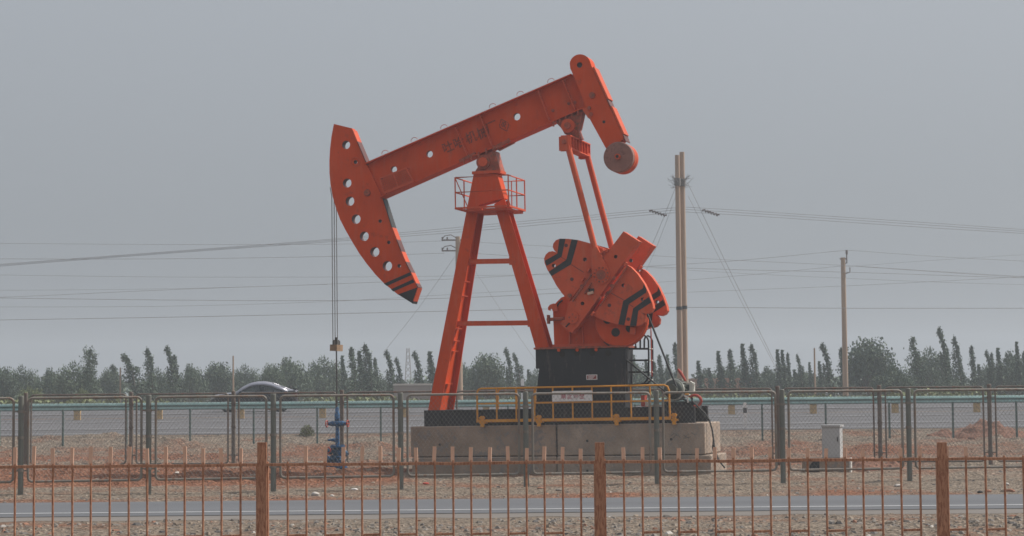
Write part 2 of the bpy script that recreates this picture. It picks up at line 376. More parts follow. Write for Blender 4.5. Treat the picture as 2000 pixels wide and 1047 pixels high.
M['dustasphalt'] = asphalt_mat('dusty_road_edge', (0.148, 0.130, 0.115), 0.9)
M['paintline'] = surf('white_road_paint', (0.46, 0.46, 0.46), 0.8, 0.15, 1.5, wear=(0.3, 0.3, 0.3), wear_amt=0.1)
def strip(name, y0, y1, z0, z1, mat, x0=-300, x1=300, n=60, jit=0.0):
    mb = MB(); vs = []; fs = []
    for i in range(n + 1):
        x = x0 + (x1 - x0) * i / n
        j0 = jit * noise.noise((x * .9, 5, 0)) if jit else 0; j1 = jit * noise.noise((x * .9, 9, 0)) if jit else 0
        vs += [(x, y0 + j0, z0), (x, y1 + j1, z1)]
    for i in range(n): fs.append((2 * i, 2 * i + 2, 2 * i + 3, 2 * i + 1))
    mb.add(vs, fs, mat); return tag(mb.build(name), kind='structure')
strip('road_verge', 35.2, 36.6, 0.004, 0.012, 'dustasphalt', -60, 60, 700, 0.5)
strip('service_road', 36.3, 41.15, 0.020, 0.020, 'asphalt', -60, 60, 300, 0.06)
strip('road_edge_line', 37.25, 37.38, 0.026, 0.026, 'paintline')
def zr(y): return lerp(PROFILE, y) + 0.02
strip('highway_near_lanes', 82.2, 97.0, zr(82.2), zr(97.0), 'asphalt2')
strip('highway_far_lanes', 99.6, 112.4, zr(99.6), zr(112.4), 'asphalt2')
strip('highway_median', 96.9, 98.2, zr(96.9) - .004, zr(98.2), 'asphalt2'); strip('highway_median', 98.2, 99.65, zr(98.2), zr(99.65) - .004, 'asphalt2')
for yy in (83.6, 87.9, 94.6): strip('highway_lane_line', yy, yy + .14, zr(yy) + .006, zr(yy + .14) + .006, 'paintline')
for yy in (100.4, 111.0): strip('highway_lane_line', yy, yy + .25, zr(yy) + .006, zr(yy + .25) + .006, 'paintline')

# loose stones lying on the dirt: nobody could count them
def stone(mb, x, y, z, s, mat, rnd):
    az = rnd.uniform(0, 6.28); ca, sa = math.cos(az), math.sin(az); a, b_, h = s * rnd.uniform(.8, 1.5), s * rnd.uniform(.6, 1.0), s * rnd.uniform(.4, .8)
    base = [(1, 0, .1), (.3, .9, 0), (-.7, .6, .1), (-.9, -.4, 0), (.1, -1, .1), (.6, .1, 1), (-.4, .3, .9), (0, -.5, .85)]
    vs = []
    for (px_, py_, pz_) in base:
        px_ += rnd.uniform(-.2, .2); py_ += rnd.uniform(-.2, .2)
        X = px_ * a; Y = py_ * b_; vs.append((x + X * ca - Y * sa, y + X * sa + Y * ca, z + pz_ * h - h * .15))
    mb.add(vs, [(0, 1, 5), (1, 6, 5), (1, 2, 6), (2, 3, 6), (3, 7, 6), (3, 4, 7), (4, 0, 5), (4, 5, 7), (5, 6, 7)], mat)
rnd = random.Random(3); sm = MB()
for (y0, y1, dens, s0, s1) in ((28.5, 35.3, 115, .012, .07), (41.3, 48.5, 26, .012, .055), (48.5, 66, 9, .015, .07), (66, 81, 5, .02, .09)):
    wd = 0.29 * y1 + 2
    for i in range(int(dens * 2 * wd * (y1 - y0) * .62)):
        x = rnd.uniform(-wd, wd); y = rnd.uniform(y0, y1)
        if noise.noise((x * .5, y * .5, 20)) + rnd.uniform(-.5, .5) < -.12: continue
        if y0 < 30 and y > 34.6 and rnd.random() < .7: continue
        s = s0 + (s1 - s0) * rnd.random() ** 2.7
        stone(sm, x, y, zg(x, y), s, rnd.choice(('rockg', 'rockg', 'rockg', 'rockt', 'rockt', 'rocks' if rnd.random() < .9 else 'rockg', 'rockr' if rnd.random() < .4 else 'rockt', 'rockw' if rnd.random() < .05 else 'rockg')), rnd)
tag(sm.build('gravel', smooth=0), kind='stuff')

# ================================================================== PUMP
YAW = R(-17); TILT = R(0.55)
PX0, PY0 = 0.75, 54.7
PM = Matrix.Translation((PX0, PY0, 0)) @ Matrix.Rotation(YAW, 4, 'Z') @ Matrix.Rotation(-TILT, 4, 'Y')
PI_ = PM.inverted(); PI3 = PI_.to_3x3(); PCAM = PI_ @ CAM
PROT = (0, -TILT, YAW)
def L(px, py, v=0.0):
    d = PI3 @ ray(px, py); t = (v - PCAM.y) / d.y
    q = PCAM + d * t; return (q.x, q.z)
def L3(px, py, v=0.0):
    a = L(px, py, v); return Vector((a[0], v, a[1]))
def LP(pts, v): return [L(p[0], p[1], v) for p in pts]
def Z(reg, pts):
    """points read in an enlargement (x0, y0, scale) back to photo pixels"""
    return [(reg[0] + a * reg[2], reg[1] + b * reg[2]) for a, b in pts]
SC = 71.0
def lhole(px, py, v, r): return circ(L(px, py, v), r / SC)

# ---- concrete foundation
fd = thing('concrete_foundation', 'weathered grey concrete block foundation under the orange pumpjack', 'foundation', (PX0, PY0, 0), PROT)
FV = 1.05
uL = L(802, 880, -FV)[0]; uR = L(1377, 870, -FV)[0]; uS = L(1087, 860, -FV)[0]
zt = L(1090, 829.5, -FV)[1]; zj = L(1090, 891, -FV)[1]
uR2 = L(1389, 900, -FV)[0]
def cblock(mb, u0, u1, v0, v1, z0, z1, mat, ch=.025):
    """cast block with chamfered edges"""
    ys_ = (v0, v1); ring = []
    sec = [(u0 + ch, z0), (u1 - ch, z0), (u1, z0 + ch), (u1, z1 - ch), (u1 - ch, z1), (u0 + ch, z1), (u0, z1 - ch), (u0, z0 + ch)]
    vs = []
    for v, e in ((v0, ch), (v0 + ch, 0), (v1 - ch, 0), (v1, ch)):
        cx, cz = (u0 + u1) / 2, (z0 + z1) / 2
        for (a, b_) in sec:
            vs.append((a + (e if a < cx else -e), v, b_ + (e if b_ < cz else -e)))
    fs = [tuple(range(8)), tuple(range(31, 23, -1))]
    for k in range(3):
        for i in range(8): fs.append((k * 8 + i, k * 8 + 8 + i, k * 8 + 8 + (i + 1) % 8, k * 8 + (i + 1) % 8))
    mb.add(vs, fs, mat)
for (a, b_, mt) in ((uL, uS - .02, 'concrete'), (uS + .02, uR, 'concrete_b')):
    mb = MB(); cblock(mb, a, b_, -FV, FV, zj + .012, zt, mt); mb.build('upper_block', fd, smooth=0)
for (a, b_, mt) in ((uL + .04, uS - .012, 'concrete'), (uS + .012, uR2, 'concrete_b')):
    mb = MB(); cblock(mb, a, b_, -FV - .03, FV + .03, -.3, zj - .006, mt); mb.build('footing_block', fd, smooth=0)
mb = MB(); mb.box2((uL + .1, -FV + .06, zj - .03), (uR - .1, FV - .06, zj + .03), 'hole'); mb.box2((uS - .05, -FV + .05, .0), (uS + .05, FV - .05, zt - .05), 'hole')
mb.build('mortar_joint', fd)
for (px, py) in ((859, 868.5), (1147, 861), (1147, 920), (1311, 858)):
    c = L3(px, py, -FV - .034 if py > 900 else -FV); mb = MB()
    mb.tube([c + Vector((0, .05, 0)), c + Vector((0, -.004, 0))], .035, 'hole', 10); mb.build('tie_hole', fd)

gfb = MB()
for pl_ in (((1309, 853), (1316, 846), (1323, 851)), ((1313, 857), (1322, 848), (1330, 856)), ((1334, 849), (1345, 856)), ((1345, 847), (1334, 857), (1350, 853)), ((1350, 845), (1358, 850))):
    gfb.tube([L3(a, b_, -FV - .002) for a, b_ in pl_], .008, 'cable', 4)
gfb.build('scrawled_mark', fd)

# ---- pumpjack root
pj = thing('pumpjack', 'large orange nodding donkey oil pumpjack with black striped horsehead and counterweights', 'pumpjack', (PX0, PY0, 0), PROT)

# skid base
zs1 = zt + .001; zs2 = L(1090, 798, -.85)[1]
u0 = L(830, 815, -.9)[0]; u1 = L(1357, 815, -.9)[0]
mb = MB(); ucap = L(862, 815, -.9)[0]
for v in (-.85, .85):
    mb.box2((ucap, v - .06, zs1 + .03), (u1, v + .06, zs2 - .03), 'black')
    for z in (zs1 + .015, zs2 - .015): mb.box2((ucap, v - .11, z - .015), (u1, v + .11, z + .015), 'black')
mb.box2((u0, -.97, zs1), (ucap, .97, zs2 + .01), 'black')
uu = ucap + .8
while uu < u1: mb.box2((uu - .05, -.79, zs1 + .04), (uu + .05, .79, zs2 - .05), 'black'); uu += .9
mb.build('skid_base', pj, smooth=0)

# pedestal
ped = [(1046, 682), (1222, 680), (1221, 800), (1046, 803), (1049, 755), (1053, 720), (1046.6, 720)]
mb = MB(); pv = -.72
mb.prism(LP(ped, pv), pv, .12, 'black')
pz = mb.build('gearbox_pedestal', pj, smooth=0)
mb = MB(); a = L(1043.5, 681, pv); b_ = L(1223, 679.5, pv)
mb.box2((a[0], -.78, a[1] - .025), (b_[0], .5, a[1] + .025), 'grime'); mb.build('top_plate', pz)
for (px, py) in ((1098.5, 691), (1127, 689.5), (1157, 689.5), (1188, 689.5)):
    c = L3(px, py, pv); mb = MB(); mb.tube([c + Vector((0, .02, 0)), c + Vector((0, -.006, 0))], .085, 'hole', 16); mb.build('access_hole', pz)
for (px, py) in ((1092, 684), (1128, 683.5), (1165, 683)):
    c = L3(px, py, pv); mb = MB(); mb.tube([c + Vector((0, .02, 0)), c + Vector((0, -.06, 0))], .045, 'orange', 6); mb.build('bolt', pz)
pa = L(1145.5, 742, pv); pb = L(1166.5, 731.5, pv)
mb = MB(); mb.box2((pa[0], pv - .012, pa[1]), (pb[0], pv - .002, pb[1]), 'white'); mb.box2((pa[0] + .02, pv - .016, pa[1] + .02), (pb[0] - .02, pv - .012, pb[1] - .02), 'plate')
for k in range(3): mb.box2((pa[0] + .05, pv - .018, pb[1] - .05 - .03 * k), (pb[0] - .06 - .03 * k, pv - .016, pb[1] - .036 - .03 * k), 'white')
mb.build('nameplate', pz)
for k in range(2):   # stiffeners on the right end
    mb = MB(); q = L(1221.5, 700, -.5); mb.box2((q[0], -.6 + k * .5, q[1] - .9), (q[0] + .07, -.57 + k * .5, q[1] + .22), 'black'); mb.build('end_rib', pz)

# ---- samson post
DT, DB = .44, 1.15                       # depth of the built-up post at the top and at the foot
VN = -.3                                 # near faces of the top box
gus = [(925, 340), (971, 340), (984.5, 387), (936.5, 400), (928, 412), (911, 412)]
mb = MB(); mb.prism(LP(gus, VN), VN, VN + .44, 'orange')
cp = L(923, 338, VN); cq = L(978, 338, VN)
mb.box2((cp[0], VN - .06, cp[1] - .04), (cq[0], VN + .5, cp[1] + .04), 'orange2')
sp = mb.build('samson_post', pj, smooth=0)
def post_leg(tl, tr, bl, br, vt, vb, dt, db, name, rungs=()):
    """built-up leg: near and far flange plates with a web set back between them"""
    mb = MB(); T = .035
    TL, TR = L(*tl, vt), L(*tr, vt); BL, BR = L(*bl, vb), L(*br, vb)
    def quad(fa, fb, s0, s1, thick_v=True):
        pass
    def slab(ta, tb, ba, bb, vt0, vt1, vb0, vb1, mat):
        vs = [(ta[0], vt0, ta[1]), (tb[0], vt0, tb[1]), (tb[0], vt1, tb[1]), (ta[0], vt1, ta[1]), (ba[0], vb0, ba[1]), (bb[0], vb0, bb[1]), (bb[0], vb1, bb[1]), (ba[0], vb1, ba[1])]
        mb.add(vs, [(0, 1, 2, 3), (7, 6, 5, 4), (0, 4, 5, 1), (1, 5, 6, 2), (2, 6, 7, 3), (3, 7, 4, 0)], mat)
    def mixp(a, b_, t): return (a[0] + (b_[0] - a[0]) * t, a[1] + (b_[1] - a[1]) * t)
    slab(TL, TR, BL, BR, vt, vt + T, vb, vb + T, 'orange')
    slab(TL, TR, BL, BR, vt + dt - T, vt + dt, vb + db - T, vb + db, 'orange')
    slab(mixp(TL, TR, .46), mixp(TL, TR, .56), mixp(BL, BR, .46), mixp(BL, BR, .56), vt + T, vt + dt - T, vb + T, vb + db - T, 'orange')
    o = mb.build(name, pj, smooth=0); o.parent = sp
    for t in rungs:
        rb = MB(); a = mixp(mixp(TL, BL, t), mixp(TR, BR, t), .57); b2 = mixp(mixp(TL, BL, t), mixp(TR, BR, t), .97)
        v0 = vt + (vb - vt) * t + T; d = dt + (db - dt) * t
        rb.box2((a[0], v0, a[1] - .008), (b2[0], v0 + d * .62, a[1] + .008), 'orange2'); r_ = rb.build('rung', o); 
    return o
legF = post_leg((912.5, 405), (936, 400), (836, 802), (859, 802), VN, -.62, .55, 1.2, 'post_leg', (.37, .44, .60, .66, .71, .87))
legR = post_leg((965, 399), (985, 387), (1046, 680), (1072.5, 679), VN, VN, .45, .46, 'post_leg')
mb = MB(); b1 = L(832, 802.5, -.7); b2 = L(862, 802.5, -.7); mb.box2((b1[0] - .02, -.68, b1[1] - .03), (b2[0] + .02, .66, b1[1] + .01), 'orange2'); o = mb.build('foot_plate', sp)
for (a, b_) in (((912, 511), (1001, 509.5)), ((889, 632), (1037, 630.5))):
    mb = MB(); h = 9.5 / SC; va = VN + .03 - .13 * ((a[1] - 400) / 400)
    pa_, pb_ = L3(a[0], a[1], va), L3(b_[0], b_[1], VN + .05)
    mb.bar(pa_, pb_, .12, .03, 'orange2'); up = Vector((0, 0, .055)); mb.bar(pa_ + up + Vector((0, .06, 0)), pb_ + up + Vector((0, .06, 0)), .02, .16, 'orange'); mb.bar(pa_ - up + Vector((0, .06, 0)), pb_ - up + Vector((0, .06, 0)), .02, .16, 'orange')
    for q, s in ((pa_, 1), (pb_, -1)): mb.box(q + Vector((.02 * s, .0, 0)), (.14, .05, .22), 'orange2')
    mb.build('cross_brace', sp, smooth=0)
# service platform round the top of the post
pl = MB(); vn, vf = -.78, .78
nl = L(889.6, 407, vn); nr = L(989.5, 410, vn); zf = nl[1]; zT = L(889.6, 347, vn)[1]; zM = L(890, 376, vn)[1]
uA, uB = nl[0], nr[0] + .06
for v in (vn, vf): pl.bar((uA, v, zf), (uB, v, zf), .05, .05, 'orange2')
for u in (uA, uB): pl.bar((u, vn, zf), (u, vf, zf), .05, .05, 'orange2', up=(1, 0, 0))
pl.box2((uA + .2, vn + .03, zf - .09), (uA + .75, vf - .03, zf - .035), 'orange2'); pl.box2((uB - .75, vn + .03, zf - .09), (uB - .05, vf - .03, zf - .035), 'orange2')
plo = pl.build('service_platform', pj, smooth=0)
rl = MB()
for z in (zT, zM):
    rl.tube([(uA, vn, z), (uB, vn, z), (uB, vf, z), (uA, vf, z)], .019, 'orange2', 6, close=True)
for u in (uA, uB):
    for v in (vn, 0, vf): rl.tube([(u, v, zf), (u, v, zT)], .019, 'orange2', 6)
for k in range(1, 4):
    u = uA + (uB - uA) * k / 4
    rl.tube([(u, vf, zf), (u, vf, zT)], .016, 'orange2', 6)
rl.tube([(uA, vn, zT), (uA + .28, vn + .3, zf)], .014, 'orange2', 6)
rl.build('platform_railing', plo)
# centre bearing
mb = MB(); C0 = L(949, 317, 0)
sad = [(934, 305), (967, 295), (973, 318), (979, 336), (927, 336), (936, 322), (932, 312)]
mb.prism(LP(sad, -.2), -.2, .22, 'grime'); mb.tube([(C0[0], -.26, C0[1] - .02), (C0[0], .42, C0[1] - .02)], .2, 'grime', 24); mb.tube([(C0[0], -.30, C0[1] - .02), (C0[0], -.26, C0[1] - .02)], .13, 'orange2', 20)
for s in (-1, 1):
    for q in ((918, 309), (985, 283)): 
        c = L3(q[0], q[1], 0); mb.box(c + Vector((0, .2 * s, .0)), (.5, .14, .07), 'grime', Matrix.Rotation(-R(23.5), 3, 'Y'))
for k in range(7):
    q = (906 + k * 14.5, 315 - k * 6.6); c = L3(q[0], q[1], -.26); mb.tube([c - Vector((0, 0, .07)), c + Vector((0, 0, .07))], .028, 'grime', 6)
mb.build('centre_bearing', pj)

# ---- walking beam
BN = -.06; BF = .25
bm = [(716, 321.5), (1119, 147), (1147, 209.5), (745, 386.5)]
mb = MB(); holes = [lhole(839, 301, BN, 6.8), lhole(769.5, 331, BN, 6.5), lhole(1009.5, 228, BN, 7.2)]
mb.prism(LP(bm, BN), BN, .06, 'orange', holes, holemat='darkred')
tl, tr, br_, bl_ = [Vector((p[0], 0, p[1])) for p in LP(bm, BN)]
up = (tl - bl_).normalized()
for a, b_, s in ((tl, tr, 1), (bl_, br_, -1)): mb.bar(a + up * s * .004, b_ + up * s * .004, .03, .5, 'orange')
beam = mb.build('walking_beam', pj, smooth=0)
for (a, b_) in (((892, 249), (917, 308)), ((939.5, 225), (964, 288)), ((1053, 177), (1076, 239)), ((1100.5, 156.5), (1126, 216))):
    rb = MB(); ra, rb2 = L3(a[0], a[1], BN), L3(b_[0], b_[1], BN); rt_ = (rb2 - ra).normalized() * .02; off = Vector((0, -.085, 0)); rb.bar(ra + rt_ + off, rb2 - rt_ + off, .022, .168, 'orange2'); rb.build('stiffener_rib', beam, smooth=0)
for (px, py) in ((754, 301), (811, 276), (869, 251), (964, 210), (1018, 186), (1078, 161)):
    c = L3(px, py, -.05); d = (tr - tl).normalized(); rb = MB()
    pts = [c + Vector((0, -.05, 0)) + d * (.10 * math.cos(t)) + up * (.02 + .085 * math.sin(t)) for t in [math.pi * i / 10 for i in range(11)]]
    rb.tube(pts, .008, 'grime', 6); rb.build('lifting_hoop', beam)
for (px, py) in ((1111, 202), (1080, 216), (1123, 200)):
    c = L3(px, py, BN); rb = MB(); rb.tube([c, c + Vector((0, -.03, 0))], .045, 'grime', 6); rb.build('bolt', beam)
# mesh guard box near the horsehead
gp = [(742, 348), (793, 328.5), (808, 354), (750, 376.5)]
rb = MB(); GV = BN - .24
q = [L3(p[0], p[1], GV) for p in gp]; mid = [L3(768, 338.5, GV), L3(778, 366, GV)]
for i in range(4): rb.bar(q[i], q[(i + 1) % 4], .035, .035, 'orange2'); rb.bar(q[i], q[i] + Vector((0, .23, 0)), .03, .03, 'orange2', up=(1, 0, 0))
rb.bar(mid[0], mid[1], .03, .03, 'orange2')
for k in range(1, 16):
    t = k / 16; rb.tube([q[0].lerp(q[1], t), q[3].lerp(q[2], t)], .004, 'grime', 4)
for k in range(1, 8):
    t = k / 8; rb.tube([q[0].lerp(q[3], t), q[1].lerp(q[2], t)], .004, 'grime', 4)
rb.bar(q[3] + Vector((.02, -.02, 0)), q[2] + Vector((0, -.02, 0)), .06, .02, 'orange2')
rb.build('mesh_guard', beam, smooth=0)
# lettering
def text_mesh(s, size, mat, thick=.002):
    cu = bpy.data.curves.new('lettering', 'FONT'); cu.body = s; cu.size = size; cu.extrude = thick; cu.align_x = 'CENTER'; cu.align_y = 'CENTER'; cu.offset = size * .012
    ob = bpy.data.objects.new('lettering', cu); COL.objects.link(ob); bpy.context.view_layer.update()
    me = bpy.data.meshes.new_from_object(ob.evaluated_get(bpy.context.evaluated_depsgraph_get()))
    COL.objects.unlink(ob); bpy.data.objects.remove(ob); bpy.data.curves.remove(cu)
    me.materials.clear(); me.materials.append(M[mat]); return me
def letter(s, px, py, v, size, ang, mat, parent, name='lettering'):
    me = text_mesh(s, size, mat); o = bpy.data.objects.new(name, me); COL.objects.link(o); o.parent = parent
    q = L3(px, py, v); o.matrix_local = Matrix.Translation(q) @ Matrix.Rotation(R(90), 4, 'X') @ Matrix.Rotation(ang, 4, 'Z')
    return o
bdir = (tr - tl).normalized(); BANG = math.atan2(bdir.z, bdir.x)
for ch, px, py, sz in (('吐', 875, 288.5, .34), ('哈', 896.5, 279.5, .34), ('机', 920, 269.5, .35), ('械', 943, 260.5, .36), ('厂', 960.5, 249.5, .36)):
    letter(ch, px, py, BN - .006, sz, BANG, 'letter', beam)
lg = MB(); c = L3(984.5, 244.5, BN - .005); ey = up; ex = bdir
dm = [c + ey * .19, c + ex * .13 + ey * .02, c + ex * .12 - ey * .05, c - ey * .19, c - ex * .13 - ey * .02, c - ex * .12 + ey * .05]
for i in range(6): lg.bar(dm[i], dm[(i + 1) % 6], .022, .004, 'letter')
lg.bar(c + ey * .11, c - ey * .10, .03, .005, 'letter'); lg.bar(c - ex * .06 + ey * .05, c + ex * .06 + ey * .07, .025, .0055, 'letter')
lg.bar(c - ex * .06 - ey * .02, c + ex * .06, .025, .006, 'letter'); lg.bar(c - ex * .06 + ey * .05, c - ex * .06 - ey * .02, .022, .0045, 'letter'); lg.bar(c + ex * .06 + ey * .07, c + ex * .06, .022, .0048, 'letter')
lg.build('emblem', beam)

# ---- horsehead
HN = -.125; HF = .125
head = [(652, 242), (687, 250.5), (716, 320), (747, 386.5), (766, 445), (784, 492), (803, 533), (816, 561), (806, 593), (790, 583), (776, 574.5), (750, 553.5), (733, 536), (716, 515), (701, 494), (688, 472.6), (675, 450), (664, 428.5), (656, 406), (649.5, 383), (645.5, 360), (643.5, 338), (643.3, 315), (644.5, 291), (647.5, 266)]
hh = [(676, 283, 8.6), (678, 357.5, 9.2), (683.5, 393, 9.4), (695.5, 428, 9.6), (711.5, 461.5, 9.6), (732, 492, 9.8), (756.5, 519.5, 10)]
sh = [(694.5, 316.5, 4), (742.5, 432, 3.6), (759.5, 473.5, 3.6), (779.5, 519.5, 3.8)]
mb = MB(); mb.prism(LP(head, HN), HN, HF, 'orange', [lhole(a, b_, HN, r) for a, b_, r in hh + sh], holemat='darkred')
hd = mb.build('horsehead', pj, smooth=20)
for poly in ([(749.7, 554), (755.9, 558.6), (804.5, 537), (801, 531.5)], [(763.5, 565), (768.3, 569.5), (810, 551.5), (806.5, 545.5)], [(777.5, 575), (790, 583), (805.8, 592.8), (815.8, 567), (814.5, 561.5)]):
    mb = MB(); mb.prism(LP(poly, HN), HN - .005, HN - .001, 'stripe'); mb.build('hazard_stripe', hd, smooth=0)
# back plate strips along the rear edge, alternately orange and black
seg = [((688.5, 254), (698, 277), 'orange2'), ((698, 277), (717, 322), 'darkred'), ((748, 388), (766, 445), 'stripe'), ((766, 445), (775, 468.5), 'orange2'), ((775, 468.5), (784, 492), 'darkred'), ((784, 492), (792.5, 512), 'orange2'), ((792.5, 512), (803, 533), 'darkred'), ((803, 533), (812.5, 554), 'orange2'), ((812.5, 554), (816.5, 562), 'darkred'), ((816.5, 562), (807.5, 588), 'orange2'), ((807.5, 588), (806, 593), 'stripe')]
for a, b_, mt in seg:
    mb = MB(); pa_, pb_ = L3(a[0], a[1], 0), L3(b_[0], b_[1], 0)
    off = Vector((L(a[0], a[1], HN)[0] - pa_.x, 0, L(a[0], a[1], HN)[1] - pa_.z))
    t = (pb_ - pa_).normalized(); nrm = Vector((-t.z, 0, t.x)); nrm = nrm if nrm.x > 0 else -nrm
    mb.bar(pa_ + off + nrm * .012, pb_ + off + nrm * .012, .022, .34, mt); mb.build('edge_plate', hd, smooth=0)
for (px, py, r) in ((717.5, 376.5, 7.5), (694.5, 316.5, 9)):
    c = L3(px, py, HN); mb = MB()
    if r < 8: mb.tube([c, c + Vector((0, -.06, 0))], [r / SC, r / SC * .8], 'grime', 14)
    else: mb.tube([c + Vector((math.cos(t) * r / SC, -.008, math.sin(t) * r / SC)) for t in [6.283 * i / 18 for i in range(18)]], .012, 'orange2', 6, close=True)
    mb.build('pin_boss', hd)

# ---- tail arm and balance weights
TN, TF = -.25, .25
ar = [(1181, 287), (1200, 283), (1219, 270), (1190, 207), (1172, 168), (1156, 129)]
top = [(1133 + 20.5 * math.cos(t), 126.5 + 20.5 * -math.sin(t)) for t in [R(8 + 164 * i / 14) for i in range(15)]]
arm = [(1218.5, 269), (1190, 207), (1171, 165), (1156, 131)] + top + [(1113.8, 134), (1118, 143), (1137, 190), (1151, 231), (1184, 291), (1202, 287)]
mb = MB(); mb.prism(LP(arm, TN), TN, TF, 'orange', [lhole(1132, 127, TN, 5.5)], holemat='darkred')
ta = mb.build('tail_arm', pj, smooth=20)
for a, b_, mt in (((1157, 132), (1185, 194), 'orange2'), ((1185, 194), (1192, 209), 'darkred'), ((1192, 209), (1216, 263), 'orange2'), ((1216, 263), (1221, 276), 'darkred')):
    mb = MB(); pa_, pb_ = L3(a[0], a[1], TN), L3(b_[0], b_[1], TN); t = (pb_ - pa_).normalized(); nrm = Vector((-t.z, 0, t.x)); nrm = nrm if nrm.x > 0 else -nrm
    o_ = nrm * (.03 if mt == 'orange2' else .012); s_ = Vector((0, -TN, 0)); mb.bar(pa_ + o_ + s_, pb_ + o_ + s_, .05 if mt == 'orange2' else .02, .53, mt); mb.build('edge_plate', ta, smooth=0)
for (px, py, r, k) in ((1157, 186.5, 6, 1), (1179.5, 238, 3, 0), (1151, 211, 3.5, 1), (1155, 223, 3.5, 1)):
    c = L3(px, py, TN); mb = MB(); mb.tube([c + Vector((0, .01, 0)), c + Vector((0, -.05 if k else -.004, 0))], r / SC, 'grime' if k else 'hole', 12); mb.build('bolt', ta)
gs = [(1137, 213), (1146, 209), (1156, 231), (1149, 231)]
mb = MB(); mb.prism(LP(gs, TN), TN - .02, TF, 'orange2'); mb.build('gusset', ta, smooth=0)
c = L(1207.5, 306.5, -.33); n_ = 3
for k in range(n_):
    v0 = -.33 + .66 * k / n_; v1 = -.33 + .66 * (k + 1) / n_ - .018; r_ = 29.6 / SC
    mb = MB(); mb.tube([(c[0], v0, c[1]), (c[0], v0 + .02, c[1]), (c[0], v1 - .02, c[1]), (c[0], v1, c[1])], [r_ - .02, r_, r_, r_ - .02], 'weight' if k == 0 else 'orange2', 48)
    o = mb.build('balance_weight', ta)
    if k: o['label'] = 'orange painted disc of the tail balance weight'
    else: o['label'] = 'front disc with faded brown face'
mb = MB(); mb.tube([(c[0], -.45, c[1]), (c[0], .4, c[1])], .075, 'orange2', 16); mb.tube([(c[0], -.455, c[1]), (c[0], -.44, c[1])], .045, 'hole', 12); mb.build('weight_pin', ta)

# ---- equaliser, tail bearing and pitman arms
mb = MB(); br = [(1085, 239), (1138, 217), (1131, 250), (1124, 263), (1103, 262), (1096, 250)]
mb.prism(LP(br, -.17), -.17, .17, 'grime'); cb = L(1110, 246, -.2); mb.tube([(cb[0], -.27, cb[1]), (cb[0], .27, cb[1])], .19, 'orange2', 20); mb.tube([(cb[0], -.33, cb[1]), (cb[0], .33, cb[1])], .09, 'grime', 12)
for k in range(6):
    q = L3(1081 + k * 12, 241.5 - k * 5.4, -.22); mb.tube([q - Vector((0, 0, .08)), q + Vector((0, 0, .07))], .028, 'grime', 6)
mb.prism(LP([(1099, 254), (1128, 250), (1136, 271), (1112, 271)], -.14), -.14, .14, 'grime'); mb.build('tail_bearing', pj)
e0 = L(1108, 266, -.95); e1 = L(1125, 294, -.95); ez1 = L(1106, 264.5, -1.0)[1]; ez0 = L(1106, 291, -1.0)[1]; eu = L(1104, 280, -1.0)[0]
mb = MB(); hw = .11
mb.box2((eu + hw - .02, -1.05, ez0 + .03), (eu + hw + .0, 1.05, ez1 - .03), 'orange'); mb.box2((eu - hw, -1.05, ez0), (eu + hw + .06, 1.05, ez0 + .03), 'orange2'); mb.box2((eu - hw, -1.05, ez1 - .03), (eu + hw + .06, 1.05, ez1), 'orange2')
for k in range(8): v = -1.03 + 2.06 * k / 7; mb.box2((eu + hw, v - .012, ez0 + .03), (eu + hw + .055, v + .012, ez1 - .03), 'orange2')
mb.box2((eu - hw, -1.03, ez0 + .03), (eu - hw + .02, 1.03, ez1 - .03), 'orange')
eq = mb.build('equaliser', pj, smooth=0)
for s in (-1, 1):
    mb = MB(); mb.box2((eu - .15, s * 1.0 - .10, ez0 - .05), (eu + .13, s * 1.0 - .06, ez1 - .04), 'orange2'); mb.box2((eu - .15, s * 1.0 + .06, ez0 - .05), (eu + .13, s * 1.0 + .10, ez1 - .04), 'orange2')
    mb.tube([(eu, s * 1.0 - .15, (ez0 + ez1) / 2), (eu, s * 1.0 + .15, (ez0 + ez1) / 2)], .06, 'grime', 10); mb.build('clevis', eq)
PV = 1.0
pt = L3(1109, 285, -PV); pb_ = L3(1175.5, 537, -PV)
for s in (-1, 1):
    a = Vector((pt.x, s * PV, pt.z)); b_ = Vector((pb_.x, s * PV, pb_.z)); d = (b_ - a).normalized()
    mb = MB(); mb.tube([a, b_ - d * .45], .082, 'orange2', 16)
    x = Vector((-d.z, 0, d.x))
    body = [b_ - d * .75 + x * .085, b_ - d * .75 - x * .085] + [b_ + (-x * math.cos(t) + d * math.sin(t)) * .245 for t in [R(-15 + 210 * i / 16) for i in range(17)]]
    mb.prism([(p.x, p.z) for p in body], s * PV - .09, s * PV + .09, 'orange2')
    po = mb.build('pitman_arm', pj)
    rb = MB()
    for k in range(12):
        t = 6.283 * k / 12; q = b_ + (x * math.cos(t) + d * math.sin(t)) * .19; rb.tube([q - Vector((0, .09, 0)), q - Vector((0, .125, 0))], .024, 'grime', 6)
    rb.tube([b_ - Vector((0, .088, 0)), b_ - Vector((0, .11, 0))], .13, 'grime', 16); rb.tube([b_ - Vector((0, .1, 0)), b_ - Vector((0, .14, 0))], .04, 'grime', 8); rb.build('crank_pin', po)

